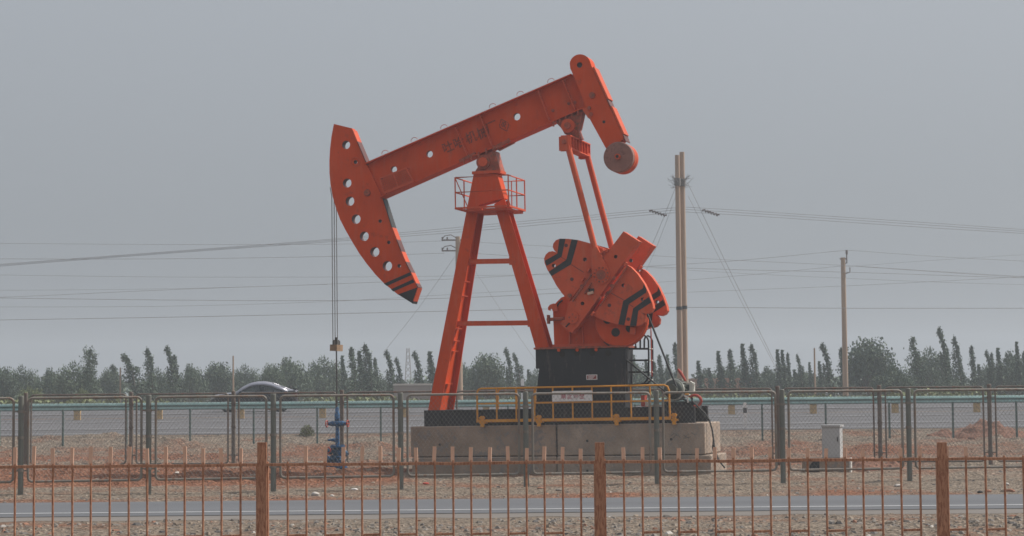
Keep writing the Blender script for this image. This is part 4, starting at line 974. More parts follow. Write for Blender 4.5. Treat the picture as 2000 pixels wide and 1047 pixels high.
# ================================================================== car
def build_car():
    CY = 103.3; xl = P(414, 790, CY).x; xr = P(583, 790, CY).x; Lc = xr - xl; s = Lc / 4.65
    root = thing('car', 'dark saloon car driving left along the highway behind the guardrail', 'car', ((xl + xr) / 2, CY, lerp(PROFILE, CY) + .02))
    root.scale = (s, s, s * 1.09)
    # stations along x (front is -x): x, belt half width, sill z, belt z
    st = [(-2.32, .52, .34, .60), (-2.27, .68, .24, .71), (-2.12, .78, .20, .80), (-1.85, .84, .19, .86), (-1.4, .87, .19, .91), (-.85, .88, .19, .955), (-.3, .89, .19, .96), (.4, .89, .19, .98), (1.0, .89, .19, 1.0), (1.5, .87, .21, 1.03), (1.95, .82, .26, 1.06), (2.2, .74, .32, 1.05), (2.28, .62, .40, .98)]
    mb = MB(); vs = []; ring = 12
    for (x, w, z0, z1) in st:
        zm = (z0 + z1) / 2
        sec = [(-w * .8, z0), (-w * .97, z0 + .07), (-w, zm), (-w * .985, z1 - .12), (-w * .93, z1 - .03), (-w * .6, z1 + .03)]
        sec = sec + [(-a, b_) for a, b_ in reversed(sec)]
        for a, b_ in sec: vs.append((x, a, b_))
    fs = [tuple(range(ring - 1, -1, -1)), tuple(range((len(st) - 1) * ring, len(st) * ring))]
    for i in range(len(st) - 1):
        for j in range(ring): fs.append((i * ring + j, i * ring + (j + 1) % ring, (i + 1) * ring + (j + 1) % ring, (i + 1) * ring + j))
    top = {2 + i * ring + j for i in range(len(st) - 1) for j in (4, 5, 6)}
    mb.add(vs, [f for k, f in enumerate(fs) if k not in top], 'carpaint'); mb.add(vs, [f for k, f in enumerate(fs) if k in top], 'carskylit'); mb.build('body', root, smooth=40)  # upward faces take the colour with painted sky reflection
    # roof and pillars
    rf = [(-.98, .93, .80), (-.55, 1.22, .70), (-.2, 1.38, .62), (.15, 1.44, .60), (.55, 1.445, .60), (.95, 1.38, .62), (1.4, 1.22, .68), (1.85, 1.06, .76)]
    mb = MB(); vs = []; T = .05
    for x, z, w in rf:
        for a, dz in ((-w - .07, -.15), (-w - .03, -.06), (-w * .86, .0), (0, .02), (w * .86, .0), (w + .03, -.06), (w + .07, -.15)): vs.append((x, a, z + dz))
    n = 7; sel = range(2, 6)
    fs = []
    for i in range(0, 7):
        for j in (range(6) if 2 <= i < 5 else (0, 1, 4, 5)): fs.append((i * n + j, i * n + j + 1, (i + 1) * n + j + 1, (i + 1) * n + j))
    mb.add(vs, fs, 'carskylit'); rfo = mb.build('roof', root, smooth=60); md = rfo.modifiers.new('thickness', 'SOLIDIFY'); md.thickness = .03
    mb = MB()
    def gl(i0, i1, js): return [(i0 * n + j, i0 * n + j + 1, i1 * n + j + 1, i1 * n + j) for j in js]
    mb.add(vs, gl(0, 1, range(2, 4)) + gl(1, 2, range(2, 4)), 'glass'); mb.build('windscreen', root, smooth=60)
    mb = MB(); mb.add(vs, gl(5, 6, range(2, 4)) + gl(6, 7, range(2, 4)), 'glass'); mb.build('rear_window', root, smooth=60)
    for s_ in (-1, 1):
        def side(x, t): # point on tumblehome between belt and roof line at x
            zt = lerp([(a, b_) for a, b_, _ in rf], x) - .13; wt = lerp([(a, c_) for a, _, c_ in rf], x) + .055; zb = lerp([(a, d_) for a, _, _, d_ in st], x) - .03; wb = lerp([(a, b_) for a, b_, _, _ in st], x) * .93
            return Vector((x, s_ * (wb + (wt - wb) * t), zb + (zt - zb) * t))
        for (xs_) in ([-.72, -.5, -.2, .12], [.2, .5, .85, 1.05], [1.09, 1.25, 1.45]):
            mb = MB(); vv = []
            for x in xs_: vv += [side(x, .04), side(x, .97)]
            mb.add(vv, [(2 * i, 2 * i + 2, 2 * i + 3, 2 * i + 1) for i in range(len(xs_) - 1)], 'glass'); mb.build('side_window', root, smooth=60)
        pil = MB()
        for x0_, x1_, w_ in ((-.98, -.72, .06), (-.2, -.2, .0), (.16, .16, .09), (1.07, 1.07, .05), (1.45, 1.85, .05)):
            if w_ == 0: continue
            if x0_ == x1_: pil.bar(side(x0_, 0), side(x0_, 1), w_, .03, 'carpaint')
        lr = [side(x, 1.0) for x in (-.95, -.72, -.5, -.2, .15, .55, .95, 1.2, 1.45, 1.8)]
        pil.tube(lr, .02, 'black', 6); pil.add([side(1.45, .0), side(1.85, .0), side(1.83, 1), side(1.45, 1)], [(0, 1, 2, 3)], 'carpaint')
        pil.build('pillars', root, smooth=60)
        mr_ = MB(); q = side(-.68, .2); mr_.tube([q, q + Vector((0, s_ * .12, .02)), q + Vector((.03, s_ * .2, .04))], [.03, .07, .04], 'carpaint', 8); mr_.build('wing_mirror', root)
        hl = MB(); hl.tube([(-2.29, s_ * .45, .68), (-2.2, s_ * .68, .70), (-2.0, s_ * .81, .74)], [.05, .075, .04], 'lamp', 8); hl.build('headlight', root)
        tl_ = MB(); tl_.tube([(2.26, s_ * .45, .86), (2.2, s_ * .68, .88), (2.0, s_ * .80, .90)], [.05, .07, .04], 'tail', 8); tl_.build('tail_light', root)
        for x in (-1.42, 1.38):
            wm = MB(); wm.tube([(x, s_ * .66, .325), (x, s_ * .68, .325), (x, s_ * .88, .325), (x, s_ * .905, .325)], [.29, .325, .325, .28], 'tyre', 28); wo = wm.build('wheel', root)
            rm = MB(); rm.tube([(x, s_ * .90, .325), (x, s_ * .912, .325)], .21, 'alloy', 20); rm.tube([(x, s_ * .905, .325), (x, s_ * .92, .325)], .05, 'hole', 10)
            for k in range(5): t = 6.283 * k / 5; rm.bar((x, s_ * .913, .325), (x + .19 * math.cos(t), s_ * .913, .325 + .19 * math.sin(t)), .05, .02, 'alloy'); 
            rm.build('rim', wo)
            ah = MB(); ah.tube([(x + .37 * math.cos(t), s_ * .885, .325 + .37 * math.sin(t)) for t in [R(8 + 164 * i / 14) for i in range(15)]], .025, 'black', 6); ah.build('wheel_arch', root)
    sp_ = MB(); sp_.box((2.2, 0, 1.11), (.18, 1.3, .025), 'carpaint'); sp_.box((2.2, .5, 1.08), (.06, .04, .06), 'carpaint'); sp_.box((2.2, -.5, 1.08), (.06, .04, .06), 'carpaint'); sp_.build('boot_spoiler', root, smooth=0)
    it = MB(); it.box((.45, -.35, .95), (.2, .45, .5), 'black'); it.box((.45, .35, .95), (.2, .45, .5), 'black'); it.box((1.3, 0, .9), (.25, 1.2, .4), 'black'); it.box((-.75, 0, .88), (.4, 1.3, .1), 'black'); it.build('seats', root, smooth=0)
    return root
build_car()

# ================================================================== poles and overhead wires
def pole(name, label, px, pyt, Y, r0, r1, extra=None, group=None, lean=0.0):
    p = P(px, 760, Y); t = P(px, pyt, Y); z0 = lerp(PROFILE, Y) - .3
    rt = thing(name, label, 'pole', (p.x, Y, 0), group=group)
    mb = MB(); mb.tube([(0, 0, z0), (lean * .5, 0, (z0 + t.z) / 2), (lean, 0, t.z)], [r0, (r0 + r1) / 2, r1], 'pole', 16); mb.build('shaft', rt)
    if extra: extra(rt, t.z)
    return rt
YD = 120.0
def ex_band(z_py, px):
    def f(rt, zt):
        mb = MB(); z = P(px, z_py, YD).z; mb.tube([(0, 0, z - .1), (0, 0, z + .1)], .19, 'poleband', 16); mb.build('band', rt)
        z2 = P(px, 355, YD).z; rn = random.Random(px); tw = MB()
        mb = MB(); mb.tube([(0, 0, z2 - .25), (0, 0, z2 + .22)], .2, 'twig', 12); mb.build('clamp_collar', rt)
        for k in range(44):
            a = Vector((rn.gauss(0, .16), rn.gauss(-.05, .15), z2 + rn.gauss(-.05, .16))); sgn = -1 if px < 1332 else 1
            b_ = a + Vector((sgn * abs(rn.gauss(0, .3)), rn.gauss(0, .2), rn.uniform(-.15, .45))); tw.tube([a, b_], .010, 'twig', 3)
        tw.build('stick_nest', rt)
    return f
pole('utility_pole', 'left and slightly shorter pole of the tall concrete pair right of the pumpjack', 1329, 303, YD, .185, .14, ex_band(602, 1329))
pole('utility_pole', 'right and taller pole of the tall concrete pair right of the pumpjack', 1338.5, 297, YD + .4, .20, .15, ex_band(600, 1338.5))
def ex_single(rt, zt):
    mb = MB(); s = 150 / FPX
    mb.tube([(.05, 0, zt - .5), (.28, 0, zt - .4), (.28, 0, zt + .35)], .05, 'insul', 6); mb.tube([(.28, 0, zt + .25), (.28, 0, zt + .55)], .09, 'insul', 8)
    mb.tube([(.05, 0, zt - 1.25), (.5, 0, zt - 1.1), (.5, 0, zt - .75)], .045, 'insul', 6); mb.tube([(-.25, 0, zt - .1), (.25, 0, zt - .1)], .05, 'insul', 6); mb.build('insulator_bracket', rt)
pole('utility_pole', 'single concrete pole with a side insulator among the trees on the right', 1651.5, 503, 150, .22, .17, ex_single)
def ex_cross(rt, zt):
    mb = MB()
    for dz in (0.1, .85):
        z = zt - 1.1 + dz; mb.bar((-1.15, 0, z), (.6, 0, z), .1, .1, 'insul'); mb.tube([(-1.15, 0, z), (-.95, 0, z + .3), (-.5, 0, z + .38), (0, 0, z + .1)], .035, 'insul', 5)
        for x in (-1.1, -.75, .45): mb.tube([(x, 0, z), (x, 0, z + .22)], .06, 'insul', 6)
    mb.build('crossarm', rt)
pole('utility_pole', 'concrete pole with crossarms partly hidden behind the left pump leg', 896.5, 462, 140, .30, .17, ex_cross)
pole('telephone_pole', 'thin pole sticking up behind the dark car', 455.5, 695, 150, .085, .055)
pole('telephone_pole', 'thin pole left of the single concrete pole on the right', 1592, 680, 150, .085, .06)
pole('telephone_pole', 'faint short pole rising over the trees at the far left of the photo', 235, 718, 165, .08, .06)

def wire(pts, label, Y=YD, r=.022, y2=None):
    """a hanging line through points read off the photo, at its own distance; densified with a smooth curve"""
    pp = []; pts = list(pts)
    if pts[0][0] < 0: k0 = (pts[1][1] - pts[0][1]) / (pts[1][0] - pts[0][0]); pts.insert(0, (pts[0][0] - 1500, pts[0][1] - 1500 * k0 * .6))
    if pts[-1][0] > 2000: k1 = (pts[-1][1] - pts[-2][1]) / (pts[-1][0] - pts[-2][0]); pts.append((pts[-1][0] + 1500, pts[-1][1] + 1500 * k1 * .6))
    for i, (px, py) in enumerate(pts):
        yy = Y if y2 is None else Y + (y2 - Y) * (px - pts[0][0]) / (pts[-1][0] - pts[0][0])
        pp.append(P(px, py, yy))
    out = []
    for i in range(len(pp) - 1):
        a = pp[max(i - 1, 0)]; b_ = pp[i]; c_ = pp[i + 1]; d_ = pp[min(i + 2, len(pp) - 1)]
        for k in range(8):
            t = k / 8; out.append(.5 * ((2 * b_) + (c_ - a) * t + (2 * a - 5 * b_ + 4 * c_ - d_) * t * t + (3 * b_ - a - 3 * c_ + d_) * t ** 3))
    out.append(pp[-1])
    base = out[0].copy(); mb = MB(); mb.tube([q - base for q in out], r * .64, 'overhead', 5)
    o = mb.build('overhead_wire', loc=base); tag(o, label, 'wire', 'overhead power lines'); return o
for k, (off, nm) in enumerate(((-4.5, 'top'), (0, 'middle'), (5, 'lowest'))):
    o1 = {-4.5: 0, 0: .5, 5: 1}[off]
    wire([(-250, 541 + off * .5), (0, 518 + off * .4), (330, 493 + off * .35), (640, 470 + off * .5), (900, 448 + off), (1130, 427 + off), (1250, 416 + off), (1329, 409.5 + off)], '%s of the three wires climbing from the left to the tall pole pair' % nm, r=.020)
    wire([(1338, 409 + off), (1450, 415.5 + off), (1640, 428 + off), (1820, 440 + off), (2000, 452 + off * .8), (2250, 470 + off * .7)], '%s of the three wires descending from the tall pole pair to the right' % nm, r=.020)
wire([(-200, 475), (0, 475.5), (330, 477.5), (640, 477), (760, 474), (868, 470.5)], 'nearly level wire reaching the upper crossarm behind the left pump leg', 140, .018)
wire([(-200, 503), (0, 505.5), (330, 505.5), (640, 501), (868, 494.5)], 'nearly level wire reaching the lower crossarm behind the left pump leg', 140, .022)
wire([(900, 471), (1000, 477), (1100, 483), (1257, 498), (1450, 509), (1640, 518), (1830, 530), (2000, 540), (2200, 548)], 'wire sloping down rightwards from the upper crossarm, passing the single pole', 140, .018)
wire([(900, 493), (1000, 500), (1100, 507.5), (1257, 520), (1450, 527), (1650, 531.5), (2000, 543), (2200, 548)], 'wire sloping down rightwards from the lower crossarm, behind the cranks', 140, .022)
wire([(-200, 533), (0, 537), (330, 541), (640, 541), (800, 540), (1090, 536)], 'faint level wire above the lower bundle, left of the pump leg', 155, .018)
wire([(-200, 582), (0, 580.5), (330, 566), (640, 555), (900, 544), (1090, 533), (1260, 520.5), (1440, 509), (1655, 488.5)], 'long wire rising from the lower left up to the tip of the single pole', 150, .022)
wire([(-200, 567), (0, 567), (330, 564), (640, 555.5)], 'faint wire merging with the long rising wire, far left', 155, .016)
wire([(-200, 580), (0, 582), (330, 586), (640, 587), (900, 581.5), (1100, 572)], 'dark nearly level wire crossing below the horsehead tip', 130, .024)
wire([(-200, 599), (0, 599.5), (330, 598), (640, 589), (900, 574), (1100, 563), (1290, 551), (1450, 538), (1644, 519.5)], 'wire from the lower left reaching the side bracket of the single pole', 150, .018)
wire([(1100, 585), (1297, 573), (1440, 567), (1650, 558.5), (1830, 549.5), (2000, 540.5), (2200, 530)], 'wire rising to the right, crossing low behind the tall pole pair', 145, .018)
wire([(-200, 629), (0, 625), (330, 619.5), (640, 613), (900, 607), (1100, 603), (1340, 600.5), (1640, 602), (2000, 602), (2200, 602)], 'lowest long level wire running the full width behind the pump', 125, .026)
wire([(1655, 488.5), (1830, 501), (2000, 510), (2200, 520)], 'wire falling from the tip of the single pole to the right', 150, .020)
wire([(1657, 519), (1830, 531), (2000, 541.5), (2200, 550)], 'wire falling from the side bracket of the single pole to the right', 150, .020)
wire([(1260, 522), (1450, 534), (1640, 543), (1830, 551), (2000, 556), (2200, 560)], 'wire sloping gently down to the right beneath the single pole bracket', 160, .018)
wire([(1650, 521), (1830, 508), (2000, 497.5), (2200, 488)], 'faint wire rising to the right edge beyond the single pole', 165, .016)
def guy(a, b_, Y, label, r=.02):
    wire([a, ((a[0] + b_[0]) / 2 + 1, (a[1] + b_[1]) / 2 + 4), b_], label, Y, r); 
guy((1343, 357), (1512, 705), YD, 'steeper guy wire slanting down right from the nest on the pole pair', .022)
guy((1344, 383), (1517, 722), YD, 'lower guy wire slanting down right from the pole pair', .018)
guy((1321, 362), (1236, 560), YD, 'upper guy wire slanting down left from the pole pair', .018)
guy((1322, 378), (1244, 570), YD, 'lower guy wire slanting down left from the pole pair', .015)
guy((889, 500), (748, 690), 140, 'guy wire slanting down left from the crossarm pole', .016)
guy((902, 490), (1062, 727), 140, 'guy wire slanting down right between the pump legs', .016)
for cx, cy, nm in ((1282, 416, 'left'), (1385, 415, 'right')):
    q = P(cx, cy, YD); rt = thing('insulator_string', 'cluster of small dark insulators on the wires just %s of the tall pole pair' % nm, 'insulator', (q.x, YD, q.z)); s = YD / FPX
    for k in range(6):
        a = Vector(((-14 + k * 5.5) * s, .05, (5 - k * 1.9) * s)); mb = MB(); mb.tube([a, a + Vector((7 * s, 0, 0.5 * s))], [.035, .06], 'insul', 6); mb.tube([a, a + Vector((3 * s, 0, -3 * s))], .035, 'insul', 5); mb.build('insulator', rt)

# ================================================================== cabinet, dirt heaps, rocks
cp0 = G(1613, 923); CYY = cp0.y + .25
cxm = P(1612, 900, CYY).x
ca = thing('electric_cabinet', 'pale grey metal electric cabinet standing on a concrete plinth right of the pump', 'cabinet', (cxm, CYY, 0), (0, 0, R(-22)))
s = CYY / FPX
zb = (P(1612, 893, CYY)).z; zt_ = P(1626, 831, CYY).z; xa = (1609 - 1612) * s; xb = (1644 - 1612) * s
mb = MB(); mb.box2((xa, -.17, zb), (xb, .17, zt_ - .03), 'cabinet'); mb.box2((xa - .02, -.21, zt_ - .03), (xb + .03, .2, zt_ + .02), 'cabinet'); mb.build('housing', ca, smooth=0)
mb = MB(); mb.box2((xa + .02, -.178, zb + .05), (xb - .02, -.171, zt_ - .07), 'cabinet'); mb.tube([(xb - .06, -.19, (zb + zt_) / 2), (xb - .06, -.19, (zb + zt_) / 2 + .12)], .012, 'hole', 6); mb.build('door', ca, smooth=0)
pb_ = thing('concrete_plinth', 'low dark stained concrete plinth beneath the pale grey cabinet', 'plinth', (cxm, CYY, 0), (0, 0, R(-14)))
mb = MB(); cblock(mb, (1568 - 1612) * s, (1650 - 1612) * s, -.22, .3, -.15, zb - .002, 'concrete'); mb.build('block', pb_, smooth=0)
mb = MB(); st_ = [((1580 - 1612) * s, .02), ((1602 - 1612) * s, .02), ((1602 - 1612) * s, zb - .04), ((1592 - 1612) * s, zb - .06), ((1584 - 1612) * s, zb - .2)]; mb.prism(st_, -.227, -.221, 'black'); mb.build('tar_stain', pb_, smooth=0)
mb = MB(); mb.box2(((1652 - 1612) * s, -.2, -.1), ((1660 - 1612) * s, .25, zb - .03), 'concrete'); mb.box2(((1659 - 1612) * s, -.22, -.1), ((1662 - 1612) * s, .24, zb - .02), 'wallcap'); mb.build('edge_slab', pb_, smooth=0)
def heap(px, py, rx, ry, h, label, mat='rockr', seed=0):
    g0 = G(px, py, 0) if py < 2000 else None; gz = zg(g0.x, g0.y)
    mb = MB(); n, k = 56, 18; vs = []; fs = []
    for i in range(k + 1):
        rr = 1 - i / k
        for j in range(n):
            t = 6.283 * j / n; ir = 1 + .22 * noise.noise((math.cos(t) * 1.5, math.sin(t) * 1.5, seed))
            x = rr * rx * ir * math.cos(t); y = rr * ry * ir * math.sin(t); q = 1 - rr
            z = h * (q ** 1.15) * (1 - .25 * max(0, q - .7)) + (.14 * noise.noise((x * 3, y * 3, seed + 4)) + .09 * noise.noise((x * 7, y * 7, seed + 9))) * min(1, q * 5) - .05 * (i == 0)
            vs.append((x, y, z))
    for i in range(k):
        for j in range(n): fs.append((i * n + j, i * n + (j + 1) % n, (i + 1) * n + (j + 1) % n, (i + 1) * n + j))
    fs.append(tuple(range(k * n, k * n + n)))
    mb.add(vs, fs, 'heapdirt'); rn = random.Random(seed)
    for i in range(90):
        v = rn.choice(vs[:-n]); stone(mb, v[0], v[1], v[2], rn.uniform(.02, .06), 'rockr', rn)
    o = mb.build('dirt_heap', smooth=180, loc=(g0.x, g0.y, gz - .02)); return tag(o, label, 'dirt heap')
M['heapdirt'] = surf('red_dug_soil', (0.14, 0.066, 0.042), 0.95, 0.5, 5.0, wear=(0.23, 0.125, 0.085), wear_amt=0.16, bump=0.8, bscale=14)
heap(1690, 917, 1.25, .8, .36, 'small red dirt heap beside the concrete plinth of the grey cabinet', seed=2)
heap(1925, 868, 1.9, 1.3, .72, 'large red dirt heap behind the rusty fence at the far right', seed=5)
heap(1850, 868, .9, .8, .22, 'low red dirt heap at the left foot of the large far right heap', seed=8)
def rock(px, py, w, h, mat, label, cat='rock'):
    g0 = G(px, py); s = g0.y / FPX; rn = random.Random(int(px)); bm_ = bmesh.new(); bmesh.ops.create_icosphere(bm_, subdivisions=3, radius=1)
    vs = []
    for v in bm_.verts:
        q = v.co * (1 + .25 * noise.noise(v.co * 1.7 + Vector((px, 0, 0)))); vs.append((q.x * w / 2 * s, q.y * w * .4 * s, q.z * h / 2 * s + h * .42 * s))
    fs = [tuple(x.index for x in f.verts) for f in bm_.faces]; bm_.free()
    mb = MB(); mb.add(vs, fs, mat); o = mb.build('rock', smooth=50, loc=(g0.x, g0.y, zg(g0.x, g0.y) - .01)); return tag(o, label, cat)
rock(616, 971, 17, 11, 'rockw', 'pale round rock by the road under the chain link fence, left of the wellhead')
rock(648.5, 970, 9, 6, 'rockw', 'small pale rock by the road just right of the pale round rock')
rock(692, 956, 14, 4, 'white', 'flat white scrap on the gravel below the wellhead', 'litter')
rock(832, 945.5, 13, 4, 'red', 'flat orange scrap on the gravel below the left end of the foundation', 'litter')
rock(1914, 961, 11, 6, 'rockd', 'black stone on the far road edge at the right')
rock(1930, 961, 14, 7, 'rockr', 'red clod on the road edge next to the black stone')
rock(1972, 961, 20, 8, 'rockr', 'larger red clod on the road edge near the right border of the photo')
rock(1967, 948, 9, 6, 'rockw', 'small pale stone on the dirt above the larger red clod')
rock(292, 974, 8, 4, 'rockg', 'small grey stone on the road edge near the second fence post from the left')
rock(1056, 957, 16, 5, 'rockr', 'reddish flat stone on the gravel below the foundation joint')
rock(1092, 960, 14, 6, 'rockg', 'grey stone on the road verge below the foundation, right of the reddish flat stone')
rock(1755, 950, 17, 6, 'rockw', 'light coloured lump on the verge below the tall right fence post')

# ================================================================== far walls
def wall(px0, px1, pyt, Y, name, label, mat, cap, th=.4):
    a = P(px0, pyt, Y); b_ = P(px1, pyt, Y); rt = thing(name, label, 'wall' if 'wall' in name else 'building', (a.x, Y, 0))
    mb = MB(); mb.box2((0, 0, -.2), (b_.x - a.x, th, a.z - .15), mat); mb.build('wall_face', rt, smooth=0)
    mb = MB(); mb.box2((-.06, -.06, a.z - .15), (b_.x - a.x + .06, th + .06, a.z), cap); mb.build('coping', rt, smooth=0)
    return rt
wall(769, 842, 749.5, 165, 'boundary_wall', 'low grey wall with a pale top behind the left pump leg', 'wallgrey', 'wallcap')
wl = wall(1355, 1470, 739, 185, 'brick_shed', 'low brown brick shed among the poplars right of the pump motor', 'brick', 'brick', 5.0)
mb = MB()
for x in (1.2, 3.4): mb.box2((x, -.03, .9), (x + .8, -.005, 1.9), 'hole')
mb.build('window', wl, smooth=0)
tw = thing('lattice_tower', 'faint pale lattice tower far away between the slim poplars left of the pump', 'tower', (P(797, 700, 420).x, 420, 0))
mb = MB(); zt_ = P(797, 680, 420).z
for sx in (-1, 1):
    for sy in (-1, 1): mb.tube([(sx * .9, sy * .9, -.3), (sx * .25, sy * .25, zt_)], .1, 'wallgrey', 4)
for k in range(9):
    t0, t1 = k / 9, (k + 1) / 9; w0, w1 = .9 - .65 * t0, .9 - .65 * t1
    for s_ in (-1, 1):
        mb.tube([(-w0, s_ * w0, zt_ * t0), (w1, s_ * w1, zt_ * t1)], .06, 'wallgrey', 4); mb.tube([(w0, s_ * w0, zt_ * t0), (-w1, s_ * w1, zt_ * t1)], .06, 'wallgrey', 4)
mb.build('lattice', tw)

# ================================================================== trees
def leaves(mb, pts, size, mat, rn, flat=.5):
    vs = []; fs = []
    for (p, k) in pts:
        s = size * k * rn.uniform(.6, 1.35)
        a = Vector((rn.gauss(0, 1), rn.gauss(0, 1), rn.gauss(0, 1))).normalized(); b_ = a.orthogonal().normalized(); c_ = a.cross(b_)
        t = rn.uniform(0, 6.28); u = b_ * math.cos(t) + c_ * math.sin(t); v = a.cross(u)
        o = len(vs); vs += [p + u * s, p + v * s * flat, p - u * s * .8, p - v * s * flat]; fs.append((o, o + 1, o + 2, o + 3))
    mb.add(vs, fs, mat)
def poplar_mesh(seed, H, W, lean, bare=.03):
    """columnar wind-bent tree: upswept branches hugging a stem whose top is blown to the left"""
    rn = random.Random(seed)
    def stem(t): return Vector((-lean * (max(0, t - .25) / .75) ** 1.9 + .03 * H * noise.noise((t * 3, seed, 0)) * t, .02 * H * noise.noise((t * 3, seed, 9)), H * t))
    tk = MB(); ts = [0, .2, .4, .6, .8, .97]; tk.tube([stem(t) for t in ts], [.018 * H * (1.05 - t) for t in ts], 'bark', 8)
    pts = []; nb = 60
    for i in range(nb):
        t0 = bare + (.97 - bare) * ((i + rn.random()) / nb); az = rn.uniform(0, 6.28)
        env = lerp([(0, .7), (.3, .8), (.55, .9), (.75, 1.0), (.9, .8), (1, .45)] if seed == 46 else [(0, .75), (.12, 1.0), (.35, .95), (.6, .62), (.8, .36), (.93, .20), (1, .08)], t0)
        wt = W * .5 * env * rn.uniform(.45, 1.15) * (1 + .45 * noise.noise((t0 * 7, seed, 3)))
        ln = H * rn.uniform(.10, .2) * (1.15 - t0 * .6); p0 = stem(t0); end_t = min(1.0, t0 + ln / H)
        p1 = stem(end_t) + Vector((math.cos(az) * wt - .15 * wt, math.sin(az) * wt, 0)); mid = (p0 + p1) / 2 + Vector((math.cos(az) * wt * .35, math.sin(az) * wt * .35, -.1 * ln))
        if i % 3 == 0: tk.tube([p0, mid, p1], [.005 * H, .003 * H, .002 * H], 'bark', 4)
        for k in range(int((30 + 16 * rn.random()) * (.55 + .6 * env))):
            q = rn.random() ** .7; b_ = (p0 * (1 - q) + mid * q) * (1 - q) + (mid * (1 - q) + p1 * q) * q
            g_ = .007 * H + .17 * wt; pts.append((b_ + Vector((rn.gauss(0, g_), rn.gauss(0, g_), rn.gauss(0, g_ * 1.6))), 1))
    for k in range(46):
        t = rn.uniform(.86, 1.02); pts.append((stem(t) + Vector((rn.gauss(0, .008 * H), rn.gauss(0, .008 * H), 0)), .7))
    cr = MB(); leaves(cr, pts, .0185 * H, 'leaf', rn); return tk, cr
def round_mesh(seed, H, W, mat, low=.12, nblob=38, dens=70):
    rn = random.Random(seed); tk = MB(); tk.tube([(0, 0, -.1), (.02 * H, 0, .25 * H), (0, .02 * H, .5 * H)], [.045 * H, .035 * H, .02 * H], 'bark', 8)
    pts = []
    for i in range(nblob):
        az = rn.uniform(0, 6.28); el = rn.uniform(-.25, 1) ; rr = rn.uniform(.35, .86)
        c_ = Vector((math.cos(az) * W / 2 * rr * math.sqrt(max(0, 1 - max(0, el) ** 2)) , math.sin(az) * W / 2 * rr * math.sqrt(max(0, 1 - max(0, el) ** 2)), H * (.42 + .45 * el * rn.uniform(.75, 1.02))))
        if i % 3 == 0: tk.tube([(0, 0, .3 * H), tuple(Vector((0, 0, .3 * H)).lerp(c_, .5) + Vector((0, 0, .04 * H))), tuple(c_)], [.018 * H, .012 * H, .004 * H], 'bark', 5)
        br = rn.uniform(.12, .2) * min(H, W); 
        for k in range(dens):
            d = Vector((rn.gauss(0, 1), rn.gauss(0, 1), rn.gauss(0, 1))).normalized(); q = c_ + d * br * rn.uniform(.55, 1.12)
            if q.z > low * H * .3: pts.append((q, 1))
    cr = MB(); leaves(cr, pts, .022 * min(H, W), mat, rn, .65); return tk, cr
PROTO = {}
def proto(kind, i, fn):
    if (kind, i) not in PROTO:
        tk, cr = fn(); a = tk.build('trunk'); b_ = cr.build('crown', smooth=0)
        PROTO[(kind, i)] = (a, b_); COL.objects.unlink(a); COL.objects.unlink(b_)
    return PROTO[(kind, i)]
FIRST = set()
def plant(kind, i, fn, name, label, cat, px, pyt, Y, wscale, H, group):
    a, b_ = proto(kind, i, fn); p = P(px, pyt, Y); gz = 0.0; H = max(v.co.z for v in b_.data.vertices) * (.91 if 'round' in kind else .985)
    rt = thing(name, label, cat, (p.x, Y, gz), (0, 0, 0), group)
    s = (p.z - gz) / H; rt.scale = (s * wscale, s * wscale, s)
    for o in (a, b_): c_ = o.copy(); COL.objects.link(c_); c_.parent = rt
VP = [(2.3, .9), (2.7, 1.2), (1.9, 1.1), (2.4, .55), (3.2, .6), (1.6, .5), (2.5, .35)]
def poplar(px, pyt, wpx, Y, label, v=0, g='slim poplars beyond the highway'):
    W, ln = VP[v]; s = Y / FPX; want = wpx * s; h = P(px, pyt, Y).z
    # the crown top bends left of the stem foot, so set the foot right of the tip
    plant('poplar', v, lambda: poplar_mesh(40 + v, 9.0, W, ln), 'poplar_tree', label, 'tree', px + ln / 9.0 * h / s * .9, pyt, Y, max(.6, min(2.0, 1.2 * want / (W * .72 * h / 9.0))), 9.0, g)
def roundtree(px, pyt, wpx, Y, label, v=0, mat='leaf2', g='round crowned trees beyond the highway', name='broadleaf_tree', cat='tree'):
    s = Y / FPX; h = P(px, pyt, Y).z; want = wpx * s
    W = (6.0, 7.5, 9.0)[v % 3]
    plant('round' + mat, v, lambda: round_mesh(70 + v, 6.0, W, mat, .1, 64, 120), name, label, cat, px, pyt + 2, Y, max(.5, want / (W * 1.0 * h / 6.0)), 6.0, g)
